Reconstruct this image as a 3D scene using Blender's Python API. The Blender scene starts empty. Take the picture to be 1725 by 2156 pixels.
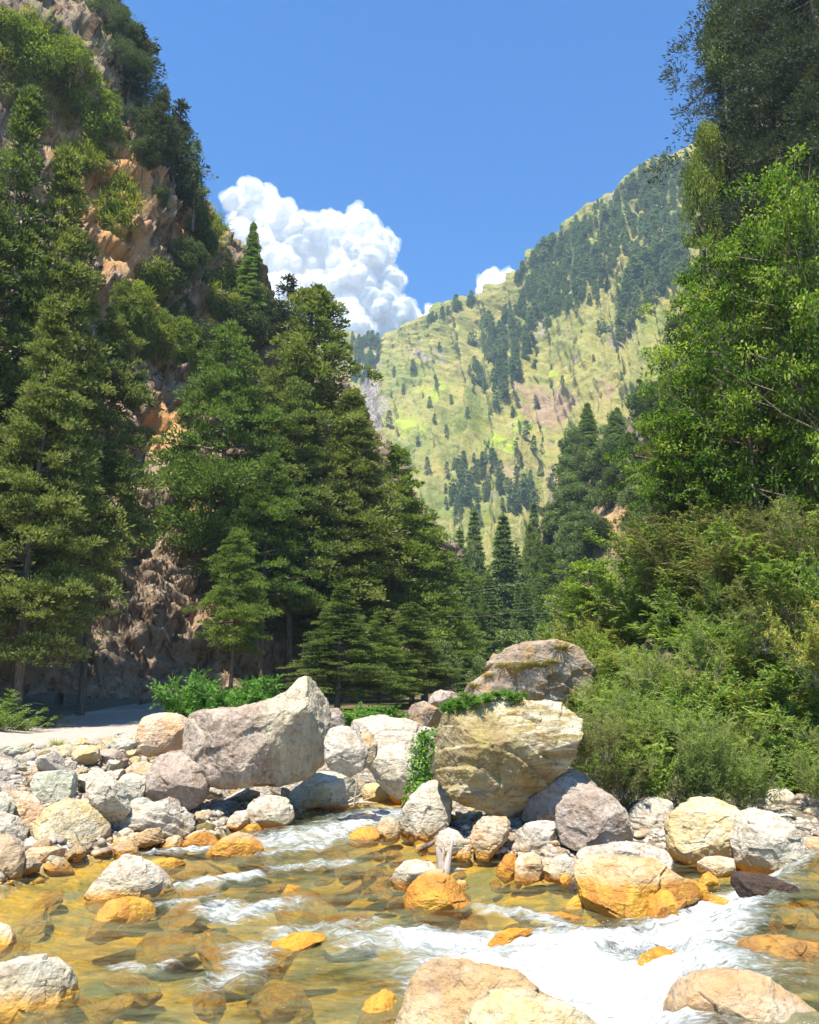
import bpy, math, random
import numpy as np
from mathutils import Vector, Matrix
from mathutils.bvhtree import BVHTree
R = math.radians
rs = np.random.RandomState(7)
random.seed(7)
sc = bpy.context.scene
COL = sc.collection

# ------------------------------------------------------------------ camera
FPX = 1660.0            # focal length in units of a 1725 x 2156 picture
PITCH = math.atan(372.0/FPX)
CAMZ = 3.5
cam_d = bpy.data.cameras.new('camera')
cam = bpy.data.objects.new('camera', cam_d); COL.objects.link(cam)
cam.location = (0, 0, CAMZ)
cam.rotation_euler = (math.pi/2 + PITCH, 0, 0)
cam_d.sensor_fit = 'VERTICAL'; cam_d.sensor_height = 24.0
cam_d.lens = 24.0*FPX/2156.0
cam_d.clip_start = 0.1; cam_d.clip_end = 30000
sc.camera = cam
FW = np.array([0, math.cos(PITCH), math.sin(PITCH)])
UP = np.array([0, -math.sin(PITCH), math.cos(PITCH)])
RT = np.array([1.0, 0, 0])
CAM = np.array([0, 0, CAMZ])
def ray(vx, vy):
    d = FW*FPX + RT*(vx-862.5) + UP*(1078-vy)
    return d/np.linalg.norm(d)
def at(vx, vy, Y):
    d = ray(vx, vy); return CAM + d*(Y/d[1])
def at_z(vx, vy, z):
    d = ray(vx, vy); return CAM + d*((z-CAMZ)/d[2])
def depth_of(p): return float(np.dot(np.asarray(p)-CAM, FW))
def Z1(pts): return [(x*0.5, y*0.5+1397.6) for x, y in pts]
def Z2(pts): return [(x*0.5+862.5, y*0.5+1312.0) for x, y in pts]
def project(P):
    d = np.asarray(P)-CAM
    w = d@FW
    return 862.5+FPX*(d@RT)/w, 1078-FPX*(d@UP)/w, w

# ------------------------------------------------------------------ noise
def _h(ix, iy, iz, s):
    n = (ix*374761393 + iy*668265263 + iz*2147483647 + s*1274126177) & 0xffffffff
    n = ((n ^ (n >> 13))*1274126177) & 0xffffffff
    n = ((n ^ (n >> 16))*2246822519) & 0xffffffff
    return ((n ^ (n >> 15)) & 0xffff)/65535.0*2-1
def vnoise(P, s=0):
    P = np.asarray(P, float)
    I = np.floor(P).astype(np.int64); F = P-I
    U = F*F*F*(F*(F*6-15)+10)
    out = 0
    for dx in (0, 1):
        wx = U[:, 0] if dx else 1-U[:, 0]
        for dy in (0, 1):
            wy = U[:, 1] if dy else 1-U[:, 1]
            for dz in (0, 1):
                wz = U[:, 2] if dz else 1-U[:, 2]
                out = out + wx*wy*wz*_h(I[:, 0]+dx, I[:, 1]+dy, I[:, 2]+dz, s)
    return out
def fbm(P, o=4, s=0, g=0.5, ridged=False):
    P = np.asarray(P, float); a = 1.0; f = 1.0; t = 0; tot = 0
    for k in range(o):
        n = vnoise(P*f+17.3*k, s+k)
        if ridged: n = 1-2*np.abs(n)
        t = t+a*n; tot += a; a *= g; f *= 2.03
    return t/tot
def facet(P, s=0):
    """flat tilted facets, one per Voronoi cell"""
    P = np.asarray(P, float); I = np.floor(P).astype(np.int64); best = np.full(len(P), 1e9); out = np.zeros(len(P))
    for dx in (-1, 0, 1):
        for dy in (-1, 0, 1):
            for dz in (-1, 0, 1):
                a, b, c = I[:, 0]+dx, I[:, 1]+dy, I[:, 2]+dz
                f = np.stack([a+.5+.45*_h(a, b, c, s+1), b+.5+.45*_h(a, b, c, s+2), c+.5+.45*_h(a, b, c, s+3)], 1)
                d = P-f; q = (d*d).sum(1); m = q < best
                v = d[:, 0]*_h(a, b, c, s+4)+d[:, 1]*_h(a, b, c, s+5)+d[:, 2]*_h(a, b, c, s+6)+0.25*_h(a, b, c, s+7)
                best = np.where(m, q, best); out = np.where(m, v, out)
    return out
def sstep(a, b, x):
    t = np.clip((x-a)/(b-a), 0, 1); return t*t*(3-2*t)

# ------------------------------------------------------------------ meshes
def mesh_np(name, V, F, mat=None, smooth=True, attrs=None):
    """F is an (n,k) int array (all faces with k corners)"""
    me = bpy.data.meshes.new(name)
    V = np.asarray(V, np.float32); F = np.asarray(F, np.int32)
    n, k = F.shape
    me.vertices.add(len(V)); me.vertices.foreach_set('co', V.ravel())
    me.loops.add(n*k); me.loops.foreach_set('vertex_index', F.ravel())
    me.polygons.add(n)
    me.polygons.foreach_set('loop_start', np.arange(0, n*k, k, dtype=np.int32))
    me.polygons.foreach_set('loop_total', np.full(n, k, np.int32))
    me.polygons.foreach_set('use_smooth', np.full(n, smooth, bool))
    if attrs:
        for an, av in attrs.items():
            av = np.asarray(av, np.float32)
            if av.ndim == 1:
                a = me.attributes.new(an, 'FLOAT', 'POINT'); a.data.foreach_set('value', av)
            else:
                a = me.attributes.new(an, 'FLOAT_VECTOR', 'POINT'); a.data.foreach_set('vector', av.ravel())
    me.update(calc_edges=True); me.validate()
    if mat: me.materials.append(mat)
    return me
def link(name, me, parent=None, loc=None):
    o = bpy.data.objects.new(name, me); COL.objects.link(o)
    if parent: o.parent = parent
    if loc is not None: o.location = loc
    return o
def tag(o, label=None, cat=None, group=None, kind=None):
    if label: o['label'] = label
    if cat: o['category'] = cat
    if group: o['group'] = group
    if kind: o['kind'] = kind
    return o
def grid_faces(nu, nv):
    i = np.arange(nu*nv).reshape(nu, nv)
    return np.stack([i[:-1, :-1], i[1:, :-1], i[1:, 1:], i[:-1, 1:]], -1).reshape(-1, 4)
_ico = {}
def ico(sub):
    if sub in _ico: return _ico[sub]
    t = (1+5**.5)/2
    V = np.array([(-1,t,0),(1,t,0),(-1,-t,0),(1,-t,0),(0,-1,t),(0,1,t),(0,-1,-t),(0,1,-t),(t,0,-1),(t,0,1),(-t,0,-1),(-t,0,1)], float)
    F = np.array([(0,11,5),(0,5,1),(0,1,7),(0,7,10),(0,10,11),(1,5,9),(5,11,4),(11,10,2),(10,7,6),(7,1,8),(3,9,4),(3,4,2),(3,2,6),(3,6,8),(3,8,9),(4,9,5),(2,4,11),(6,2,10),(8,6,7),(9,8,1)])
    V /= np.linalg.norm(V, axis=1)[:, None]
    for _ in range(sub):
        E = np.concatenate([F[:, [0, 1]], F[:, [1, 2]], F[:, [2, 0]]]); E.sort(axis=1)
        U, inv = np.unique(E, axis=0, return_inverse=True); inv = inv.ravel()
        M = V[U[:, 0]]+V[U[:, 1]]; M /= np.linalg.norm(M, axis=1)[:, None]
        n = len(F); a, b, c = inv[:n]+len(V), inv[n:2*n]+len(V), inv[2*n:]+len(V)
        V = np.concatenate([V, M])
        F = np.concatenate([np.stack([F[:, 0], a, c], 1), np.stack([F[:, 1], b, a], 1), np.stack([F[:, 2], c, b], 1), np.stack([a, b, c], 1)])
    _ico[sub] = (V, F); return V, F

# ------------------------------------------------------------------ material helper
class NT:
    def __init__(s, name, vol=False):
        s.m = bpy.data.materials.new(name); s.m.use_nodes = True
        s.t = s.m.node_tree; s.t.nodes.clear()
        s.out = s.t.nodes.new('ShaderNodeOutputMaterial')
    def n(s, typ, ins=None, **kw):
        nd = s.t.nodes.new('ShaderNode'+typ)
        for k, v in kw.items(): setattr(nd, k, v)
        if ins:
            for k, v in ins.items(): s.set(nd, k, v)
        return nd
    def set(s, nd, k, v):
        i = nd.inputs[k]
        if isinstance(v, bpy.types.NodeSocket): s.t.links.new(v, i)
        elif isinstance(v, bpy.types.Node): s.t.links.new(v.outputs[0], i)
        elif isinstance(v, (tuple, list)) and len(v) == 3 and i.type == 'RGBA': i.default_value = (*v, 1)
        else: i.default_value = v
    def geo(s): return s.n('NewGeometry')
    def objco(s): return s.n('TexCoord').outputs['Object']
    def mapping(s, vec, scale=(1,1,1), rot=(0,0,0), loc=(0,0,0)):
        return s.n('Mapping', {'Vector': vec, 'Scale': scale, 'Rotation': rot, 'Location': loc}).outputs[0]
    def noise(s, vec, scale, detail=5, rough=0.55, dist=0.0, out='Fac'):
        return s.n('TexNoise', {'Vector': vec, 'Scale': scale, 'Detail': detail, 'Roughness': rough, 'Distortion': dist}).outputs[out]
    def mix(s, f, a, b, mode='MIX'):
        nd = s.t.nodes.new('ShaderNodeMix'); nd.data_type = 'RGBA'; nd.blend_type = mode
        for k, v in ((0, f), (6, a), (7, b)):
            if isinstance(v, bpy.types.NodeSocket): s.t.links.new(v, nd.inputs[k])
            elif isinstance(v, (tuple, list)): nd.inputs[k].default_value = (*v[:3], 1)
            else: nd.inputs[k].default_value = v
        return nd.outputs[2]
    def math(s, op, a, b=0.0, c=None, clamp=False):
        nd = s.t.nodes.new('ShaderNodeMath'); nd.operation = op; nd.use_clamp = clamp
        for k, v in enumerate((a, b, c)):
            if v is None: continue
            if isinstance(v, bpy.types.NodeSocket): s.t.links.new(v, nd.inputs[k])
            else: nd.inputs[k].default_value = v
        return nd.outputs[0]
    def ramp(s, f, lo, hi, a=0.0, b=1.0):
        nd = s.n('MapRange', {'Value': f, 'From Min': lo, 'From Max': hi, 'To Min': a, 'To Max': b})
        nd.interpolation_type = 'SMOOTHSTEP'; return nd.outputs[0]
    def attr(s, name, out='Fac'): return s.n('Attribute', attribute_name=name).outputs[out]
    def bump(s, h, strength, dist, normal=None):
        ins = {'Height': h, 'Strength': strength, 'Distance': dist}
        if normal is not None: ins['Normal'] = normal
        return s.n('Bump', ins).outputs[0]
    def surf(s, sh): s.t.links.new(sh.outputs[0] if isinstance(sh, bpy.types.Node) else sh, s.out.inputs[0]); return s.m
    def prin(s, **kw):
        m = {'color': 'Base Color', 'rough': 'Roughness', 'normal': 'Normal', 'spec': 'Specular IOR Level', 'coat': 'Coat Weight', 'coatr': 'Coat Roughness'}
        return s.n('BsdfPrincipled', {m[k]: v for k, v in kw.items()})
# ------------------------------------------------------------------ light, sky
SUN = np.array([-0.17, -0.38, 0.91]); SUN /= np.linalg.norm(SUN)
sun_el = math.asin(SUN[2]); sun_az = math.atan2(SUN[0], SUN[1])
w = bpy.data.worlds.new('World'); sc.world = w; w.use_nodes = True
wt = w.node_tree; wt.nodes.clear()
sky = wt.nodes.new('ShaderNodeTexSky'); sky.sky_type = 'NISHITA'; sky.sun_disc = False
sky.sun_elevation = sun_el; sky.sun_rotation = sun_az
sky.altitude = 2200; sky.air_density = 1.35; sky.dust_density = 0.15; sky.ozone_density = 3.2
bg = wt.nodes.new('ShaderNodeBackground'); bg.inputs[1].default_value = 0.105
wo = wt.nodes.new('ShaderNodeOutputWorld')
hs = wt.nodes.new('ShaderNodeHueSaturation'); hs.inputs['Saturation'].default_value = 1.8; hs.inputs['Value'].default_value = 0.95
wt.links.new(sky.outputs[0], hs.inputs['Color']); wt.links.new(hs.outputs[0], bg.inputs[0])
hs.inputs['Hue'].default_value = 0.507; wt.links.new(bg.outputs[0], wo.inputs[0])
sl = bpy.data.lights.new('sun', 'SUN'); sl.energy = 5.0; sl.angle = R(0.53); sl.color = (1.0, 0.94, 0.84)
so = bpy.data.objects.new('sun', sl); COL.objects.link(so)
so.rotation_euler = Vector(SUN).to_track_quat('Z', 'Y').to_euler(); so.location = (0, 0, 60)
sc.view_settings.view_transform = 'Standard'; sc.view_settings.look = 'None'
sc.view_settings.exposure = 1.17; sc.view_settings.gamma = 1.0
sc.cycles.max_bounces = 9; sc.cycles.transparent_max_bounces = 10; sc.cycles.diffuse_bounces = 3
sc.cycles.glossy_bounces = 2; sc.cycles.transmission_bounces = 3; sc.cycles.volume_bounces = 6
sc.cycles.caustics_reflective = False; sc.cycles.caustics_refractive = False
sc.cycles.sample_clamp_indirect = 6

# ------------------------------------------------------------------ rock materials
ORANGE = (0.50, 0.19, 0.012)
def rock_mat(name, c1, c2, c3, streak=0.5, lichen=0.0, lcol=(0.30, 0.26, 0.07), wl=0.08, rot=(0.5, 0.4, 0), bumpk=1.0, patch=None, patchf=0.0, ms=(1.2, 1.2, 5.5), grad=None):
    N = NT(name)
    co = N.objco(); rnd = N.n('ObjectInfo').outputs['Random']
    off = N.n('CombineXYZ', {'X': N.math('MULTIPLY', rnd, 37.0), 'Y': N.math('MULTIPLY', rnd, 91.0), 'Z': N.math('MULTIPLY', rnd, 53.0)}).outputs[0]
    v = N.n('VectorMath', {0: co, 1: off}, operation='ADD').outputs[0]
    v2 = N.mapping(v, ms, rot)
    big = N.noise(v, 0.9, 6, 0.6, 0.6); st = N.noise(v2, 1.3, 8, 0.62, 1.2); fine = N.noise(v, 9.0, 8, 0.7)
    gr = N.noise(v, 60.0, 3, 0.7)
    c = N.mix(N.ramp(big, 0.38, 0.62), c1, c2)
    c = N.mix(N.math('MULTIPLY', N.ramp(st, 0.47, 0.66), streak), c, c3)
    c = N.mix(N.math('MULTIPLY', N.ramp(fine, 0.35, 0.75), 0.55), c, N.mix(1.0, c, (1.35, 1.33, 1.28), 'MULTIPLY'))
    c = N.mix(N.math('MULTIPLY', N.ramp(fine, 0.5, 0.30), 0.7), c, N.mix(1.0, c, (0.42, 0.36, 0.29), 'MULTIPLY'))
    mot = N.noise(v, 1.9, 7, 0.72, 0.4)
    c = N.mix(N.math('MULTIPLY', N.ramp(mot, 0.50, 0.36), 0.6), c, N.mix(1.0, c, (0.62, 0.52, 0.42), 'MULTIPLY'))
    c = N.mix(N.math('MULTIPLY', N.ramp(gr, 0.58, 0.75), 0.35), c, N.mix(1.0, c, (0.4, 0.38, 0.36), 'MULTIPLY'))
    if patch:
        c = N.mix(N.math('MULTIPLY', N.ramp(N.noise(v, 1.1, 5, 0.6, 0.8), 0.45, 0.6), patchf), c, patch)
    if lichen:
        c = N.mix(N.math('MULTIPLY', N.ramp(N.noise(v, 2.2, 6, 0.65), 0.48, 0.62), lichen), c, lcol)
    if grad:
        dp_ = N.n('VectorMath', {0: co, 1: grad[0]}, operation='DOT_PRODUCT').outputs['Value']
        dp_ = N.math('ADD', dp_, N.math('MULTIPLY', N.math('SUBTRACT', N.noise(v, 0.8, 5, 0.6, 0.5), 0.5), grad[4]))
        c = N.mix(N.math('MULTIPLY', N.ramp(dp_, grad[1], grad[2]), 0.85), c, N.mix(N.ramp(st, 0.40, 0.60), grad[3], N.mix(1.0, c, (1.1, 1.1, 1.0), 'MULTIPLY')))
    z = N.n('SeparateXYZ', {0: N.geo().outputs['Position']}).outputs[2]
    zz = N.math('ADD', z, N.math('MULTIPLY', N.math('SUBTRACT', N.noise(co, 2.0, 4, 0.6), 0.5), 0.28))
    wet = N.ramp(zz, wl+0.10, wl-0.06); damp = N.ramp(zz, wl+0.34, wl+0.0)
    oc = N.mix(N.ramp(N.noise(v, 2.6, 5, 0.6), 0.4, 0.62), ORANGE, (0.62, 0.32, 0.025))
    c = N.mix(N.math('MULTIPLY', damp, 0.36), c, (0.52, 0.36, 0.12))
    c = N.mix(N.math('MULTIPLY', wet, 0.88), c, oc)
    # deep down the algae turn brown-olive
    c = N.mix(N.ramp(z, -0.12, -0.60), c, (0.50, 0.32, 0.05))
    rough = N.math('SUBTRACT', 0.85, N.math('MULTIPLY', wet, 0.6))
    h = N.math('ADD', N.math('MULTIPLY', st, 0.28), N.math('ADD', N.math('MULTIPLY', fine, 0.30), N.math('MULTIPLY', N.noise(v, 2.4, 9, 0.62), 1.0)))
    vor = N.n('TexVoronoi', {'Vector': N.mapping(v, (1, 1, 2.2), rot), 'Scale': 1.1}, feature='DISTANCE_TO_EDGE').outputs['Distance']
    crack = N.math('MULTIPLY', N.math('MULTIPLY', N.ramp(vor, 0.0, 0.03), 0.05), N.ramp(big, 0.45, 0.6))
    h = N.math('ADD', h, crack)
    nb = N.bump(h, 0.9*bumpk, 0.16)
    return N.surf(N.prin(color=c, rough=rough, normal=nb, spec=0.35))
M = {}
M['pale'] = rock_mat('pale_granite', (0.48, 0.42, 0.32), (0.56, 0.50, 0.40), (0.32, 0.26, 0.19), 0.5)
M['white'] = rock_mat('white_granite', (0.56, 0.49, 0.37), (0.50, 0.46, 0.35), (0.36, 0.30, 0.22), 0.5)
M['green'] = rock_mat('greenish_gneiss', (0.47, 0.46, 0.33), (0.58, 0.56, 0.46), (0.30, 0.28, 0.18), 0.5)
M['yellow'] = rock_mat('yellow_stained_granite', (0.53, 0.44, 0.26), (0.52, 0.47, 0.34), (0.62, 0.40, 0.12), 0.4, patch=(0.62, 0.42, 0.13), patchf=0.6)
M['tan'] = rock_mat('tan_granite', (0.44, 0.33, 0.20), (0.51, 0.42, 0.29), (0.32, 0.20, 0.11), 0.55, patch=(0.55, 0.30, 0.11), patchf=0.5)
M['rose'] = rock_mat('orange_tan_granite', (0.60, 0.42, 0.26), (0.62, 0.52, 0.38), (0.55, 0.30, 0.13), 0.5, patch=(0.60, 0.33, 0.14), patchf=0.55)
M['purple'] = rock_mat('mauve_brown_gneiss', (0.31, 0.235, 0.175), (0.43, 0.35, 0.27), (0.52, 0.47, 0.42), 0.55, rot=(0.5, 0.5, 0.3), ms=(3.0, 3.0, 0.8))
M['big'] = rock_mat('banded_brown_gneiss', (0.31, 0.235, 0.175), (0.41, 0.33, 0.255), (0.54, 0.47, 0.36), 0.5, rot=(0.1, 0.35, 0.1), ms=(3.4, 2.0, 0.42), grad=((1, 0, 0.25), 0.3, 0.9, (0.56, 0.50, 0.34), 2.2))
M['ochre'] = rock_mat('ochre_lichen_gneiss', (0.33, 0.25, 0.11), (0.46, 0.38, 0.22), (0.20, 0.14, 0.06), 0.7, lichen=0.6, lcol=(0.34, 0.28, 0.085), rot=(0.15, 0.15, 0), ms=(0.8, 0.8, 4.0), grad=((0.8, -0.2, 0.9), 1.7, 2.5, (0.62, 0.56, 0.42), 1.2))  # grad paints the sunlit pale upper right into the stone colour
M['grass_rock'] = rock_mat('weathered_brown_rock', (0.27, 0.21, 0.15), (0.40, 0.33, 0.25), (0.22, 0.15, 0.09), 0.5, lichen=0.5, lcol=(0.46, 0.24, 0.05))
M['orange'] = rock_mat('orange_algae_rock', (0.50, 0.30, 0.13), (0.58, 0.44, 0.28), (0.50, 0.24, 0.05), 0.6, wl=0.46)
M['sunk'] = rock_mat('submerged_algae_rock', (0.50, 0.30, 0.06), (0.46, 0.27, 0.05), (0.34, 0.20, 0.03), 0.4, wl=0.5)
M['dark'] = rock_mat('dark_wet_rock', (0.055, 0.035, 0.025), (0.08, 0.05, 0.035), (0.12, 0.08, 0.05), 0.4, wl=-2.0)
M['mossy'] = rock_mat('mossy_rock', (0.16, 0.13, 0.04), (0.22, 0.17, 0.06), (0.10, 0.08, 0.03), 0.4, wl=-0.1)
M['pool'] = rock_mat('raised_pool_rock', (0.36, 0.20, 0.05), (0.20, 0.10, 0.04), (0.50, 0.24, 0.03), 0.6, wl=-2.0)
M['pooltop'] = rock_mat('river_tan_granite', (0.42, 0.30, 0.18), (0.50, 0.41, 0.28), (0.46, 0.30, 0.14), 0.5, wl=0.30, patch=(0.55, 0.33, 0.10), patchf=0.45)

# ------------------------------------------------------------------ river layout (on the ground, metres)
shore_left = [(-700, 1960), (-300, 1900), (0, 1868), (90, 1830), (150, 1812), (260, 1790), (400, 1770), (480, 1748), (560, 1722), (640, 1706), (760, 1690), (806, 1672), (838, 1655)]
shore_right = [(860, 1655), (850, 1685), (845, 1750), (930, 1772), (1000, 1798), (1090, 1808), (1150, 1840), (1215, 1842), (1260, 1800), (1450, 1802), (1560, 1828), (1725, 1800), (2200, 1790), (2800, 1790)]
river = np.array([at_z(x, y, 0)[:2] for x, y in shore_left+shore_right]+[[24, 3], [10, -6], [-14, -6], [-22, 4]])
def poly_sd(P, poly):
    """signed distance to polygon, negative inside"""
    P = np.asarray(P, float); d = np.full(len(P), 1e9); ins = np.zeros(len(P), bool)
    for i in range(len(poly)):
        a = poly[i]; b = poly[(i+1) % len(poly)]; e = b-a
        t = np.clip(((P-a)@e)/(e@e), 0, 1)[:, None]
        d = np.minimum(d, np.linalg.norm(P-a-t*e, axis=1))
        c = (a[1] > P[:, 1]) != (b[1] > P[:, 1])
        with np.errstate(divide='ignore', invalid='ignore'):
            xx = (b[0]-a[0])*(P[:, 1]-a[1])/(b[1]-a[1])+a[0]
        ins ^= c & (P[:, 0] < xx)
    return np.where(ins, -d, d)
def line_d(P, pts):
    d = np.full(len(P), 1e9)
    for a, b in zip(pts[:-1], pts[1:]):
        a = np.asarray(a); b = np.asarray(b); e = b-a
        t = np.clip(((P-a)@e)/(e@e+1e-9), 0, 1)[:, None]
        d = np.minimum(d, np.linalg.norm(P-a-t*e, axis=1))
    return d
# line of the little cascade on the right; the pool behind it lies higher
casc = np.array([at_z(x, y, 0.0)[:2] for x, y in [(1760, 1790), (1640, 1880), (1560, 1950), (1470, 2030), (1420, 2100), (1390, 2250)]]+[[3.2, 2]])
def level(P):
    poly = np.array(list(casc)+[[30, 0], [30, 30]])
    sd = poly_sd(P, poly)
    return 0.42*sstep(0.55, -0.45, sd), sd
def g_height(P):
    P = np.asarray(P, float); x, y = P[:, 0], P[:, 1]
    sd = poly_sd(P, river)
    P3 = np.column_stack([P, np.zeros(len(P))])
    lv, _ = level(P)
    inside = -0.18-0.50*sstep(0.0, -2.6, sd)+0.10*fbm(P3*0.8, 3, 5)+lv*0.9
    left = 1.0/(1+np.exp((x-1.0)/1.2))
    bank_l = 0.02+1.30*sstep(0.0, 7.0, sd)
    bank_r = 0.02+0.42*sstep(0.0, 3.0, sd)+0.07*np.clip(sd-1.5, 0, 60)
    bank_r = np.minimum(bank_r, 2.3)
    out = left*bank_l+(1-left)*bank_r
    h1 = at_z(625, 1672, 0.1)[:2]; h2 = at_z(1010, 1715, 0.1)[:2]
    for hc, hx, hy in ((h1, 2.4, 2.6), (h2, 1.5, 1.8)):
        out = out-0.75*np.exp(-((x-hc[0])/hx)**2-((y-hc[1]-1.0)/hy)**2)*np.clip(out*2, 0, 1)
    far = 1.35+0.95*sstep(40, 90, y)+1.8*sstep(90, 260, y)
    out = np.where(y > 34, out+(far-out)*sstep(34, 60, y), out)
    # talus behind the road
    out = out+1.5*sstep(0, 9, -(x+14.5+0.28*(y-27)))*sstep(28, 40, y)
    near = sstep(90, 30, y)
    rdm = road_mask(P) if road_pts is not None else 0
    out = out+(0.10*fbm(P3*1.1, 4, 9)+0.05*fbm(P3*4, 2, 19))*near*(1-0.85*rdm)+0.6*fbm(P3*0.05, 3, 3)*sstep(60, 130, y)
    return np.where(sd < 0, inside, np.maximum(out, np.minimum(-0.18+sd*0.6, 0.25)+lv*0.9)), sd
road_pts = None
road_line = [at_z(-420, 1620, 1.35)[:2], at_z(-60, 1566, 1.35)[:2], at_z(110, 1548, 1.35)[:2], at_z(230, 1524, 1.35)[:2], at_z(330, 1506, 1.35)[:2], at_z(420, 1494, 1.35)[:2]]
road_line = [np.array(p) for p in road_line]
def road_mask(P):
    return sstep(5.0, 3.6, line_d(P, road_line))
road_pts = road_line

def axis(fine0, fine1, step, lo, hi, grow=1.09):
    a = list(np.arange(fine0, fine1+1e-6, step))
    s = step; v = a[-1]
    while v < hi: s *= grow; v += s; a.append(v)
    s = step; v = a[0]; b = []
    while v > lo: s *= grow; v -= s; b.append(v)
    return np.array(b[::-1]+a)
gx = axis(-19, 14, 0.13, -1500, 1500); gy = axis(5, 34, 0.13, -300, 1800)
GX, GY = np.meshgrid(gx, gy, indexing='ij'); GP = np.column_stack([GX.ravel(), GY.ravel()])
GZ, GSD = g_height(GP)
ground_v = np.column_stack([GP, GZ]); ground_f = grid_faces(len(gx), len(gy))
N = NT('stony_ground'); pos = N.geo().outputs['Position']; sd = N.attr('shore'); rm = N.attr('road'); wood = N.attr('wood')
peb = N.n('TexVoronoi', {'Vector': pos, 'Scale': 7.0, 'Randomness': 1.0}); pebd = peb.outputs['Distance']; pebc = peb.outputs['Color']
n1 = N.noise(pos, 1.2, 6, 0.6); n2 = N.noise(pos, 14, 5, 0.65)
gravel = N.mix(N.ramp(n1, 0.35, 0.65), (0.46, 0.42, 0.35), (0.38, 0.32, 0.24))
gravel = N.mix(0.5, gravel, N.mix(1.0, gravel, N.mix(N.n('SeparateColor', {0: pebc}).outputs[0], (0.55, 0.5, 0.45), (1.4, 1.38, 1.3)), 'MULTIPLY'))
gravel = N.mix(N.ramp(pebd, 0.35, 0.6), gravel, (0.16, 0.13, 0.09))
dirt = N.mix(N.ramp(n2, 0.3, 0.7), (0.52, 0.42, 0.32), (0.60, 0.51, 0.41))
c = N.mix(rm, gravel, dirt)
soil = N.mix(N.ramp(n1, 0.4, 0.6), (0.07, 0.075, 0.025), (0.16, 0.12, 0.07))
c = N.mix(wood, c, soil)
bedn = N.noise(N.mapping(pos, (1, 1, 1)), 0.75, 4, 0.6, 0.5); bedf = N.noise(pos, 3.2, 5, 0.62)
bed = N.mix(N.ramp(bedn, 0.36, 0.60), (0.21, 0.175, 0.045), (0.54, 0.31, 0.03))
bed = N.mix(N.ramp(bedf, 0.56, 0.68), bed, (0.70, 0.38, 0.035))
bed = N.mix(N.math('MULTIPLY', N.ramp(bedf, 0.44, 0.30), 0.75), bed, (0.10, 0.09, 0.035))
c = N.mix(N.ramp(sd, 0.15, -0.25), c, bed)
hb = N.math('ADD', N.math('MULTIPLY', N.math('SUBTRACT', 1.0, pebd), N.math('SUBTRACT', 1.0, rm)), N.math('MULTIPLY', n2, 0.6))
gm = N.surf(N.prin(color=c, rough=0.95, normal=N.bump(hb, 0.7, 0.06), spec=0.2))
woodm = np.clip(sstep(30, 44, GP[:, 1])*(1-road_mask(GP)) + sstep(3.5, 7, GSD)*(GP[:, 0] > 2), 0, 1)
gme = mesh_np('ground', ground_v, ground_f, gm, attrs={'shore': GSD, 'road': road_mask(GP), 'wood': woodm})
tag(link('ground', gme), kind='structure')
def ground_at(x, y):
    z, _ = g_height(np.array([[x, y]])); return float(z[0])
# the dirt road as its own thin sheet
ru = np.array(road_line); seg = np.linspace(0, len(ru)-1, 90)
rc = np.column_stack([np.interp(seg, range(len(ru)), ru[:, 0]), np.interp(seg, range(len(ru)), ru[:, 1])])
tn = np.gradient(rc, axis=0); tn /= np.linalg.norm(tn, axis=1)[:, None]; nr = np.column_stack([tn[:, 1], -tn[:, 0]])
ac = np.linspace(-1, 1, 25)
edge = 3.7+0.35*fbm(np.column_stack([rc*0.5, np.zeros(90)]), 3, 2)
RP = (rc[:, None, :]+nr[:, None, :]*(ac[None, :, None]*edge[:, None, None])).reshape(-1, 2)
rz, _ = g_height(RP); rz = rz+0.035-0.06*(np.abs(np.tile(ac, 90)) > 0.97)
RV = np.column_stack([RP, rz])
N = NT('dusty_road'); pos = N.geo().outputs['Position']
d = N.mix(N.ramp(N.noise(pos, 2.2, 6, 0.6), 0.3, 0.7), (0.38, 0.31, 0.25), (0.48, 0.40, 0.33))
d = N.mix(N.ramp(N.noise(pos, 22, 4, 0.7), 0.60, 0.72), d, (0.30, 0.26, 0.22))
rmat = N.surf(N.prin(color=d, rough=0.95, normal=N.bump(N.noise(pos, 9, 8, 0.7), 0.6, 0.05), spec=0.15))
tag(link('road', mesh_np('road', RV, grid_faces(90, 25), rmat)), kind='structure')

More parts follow.
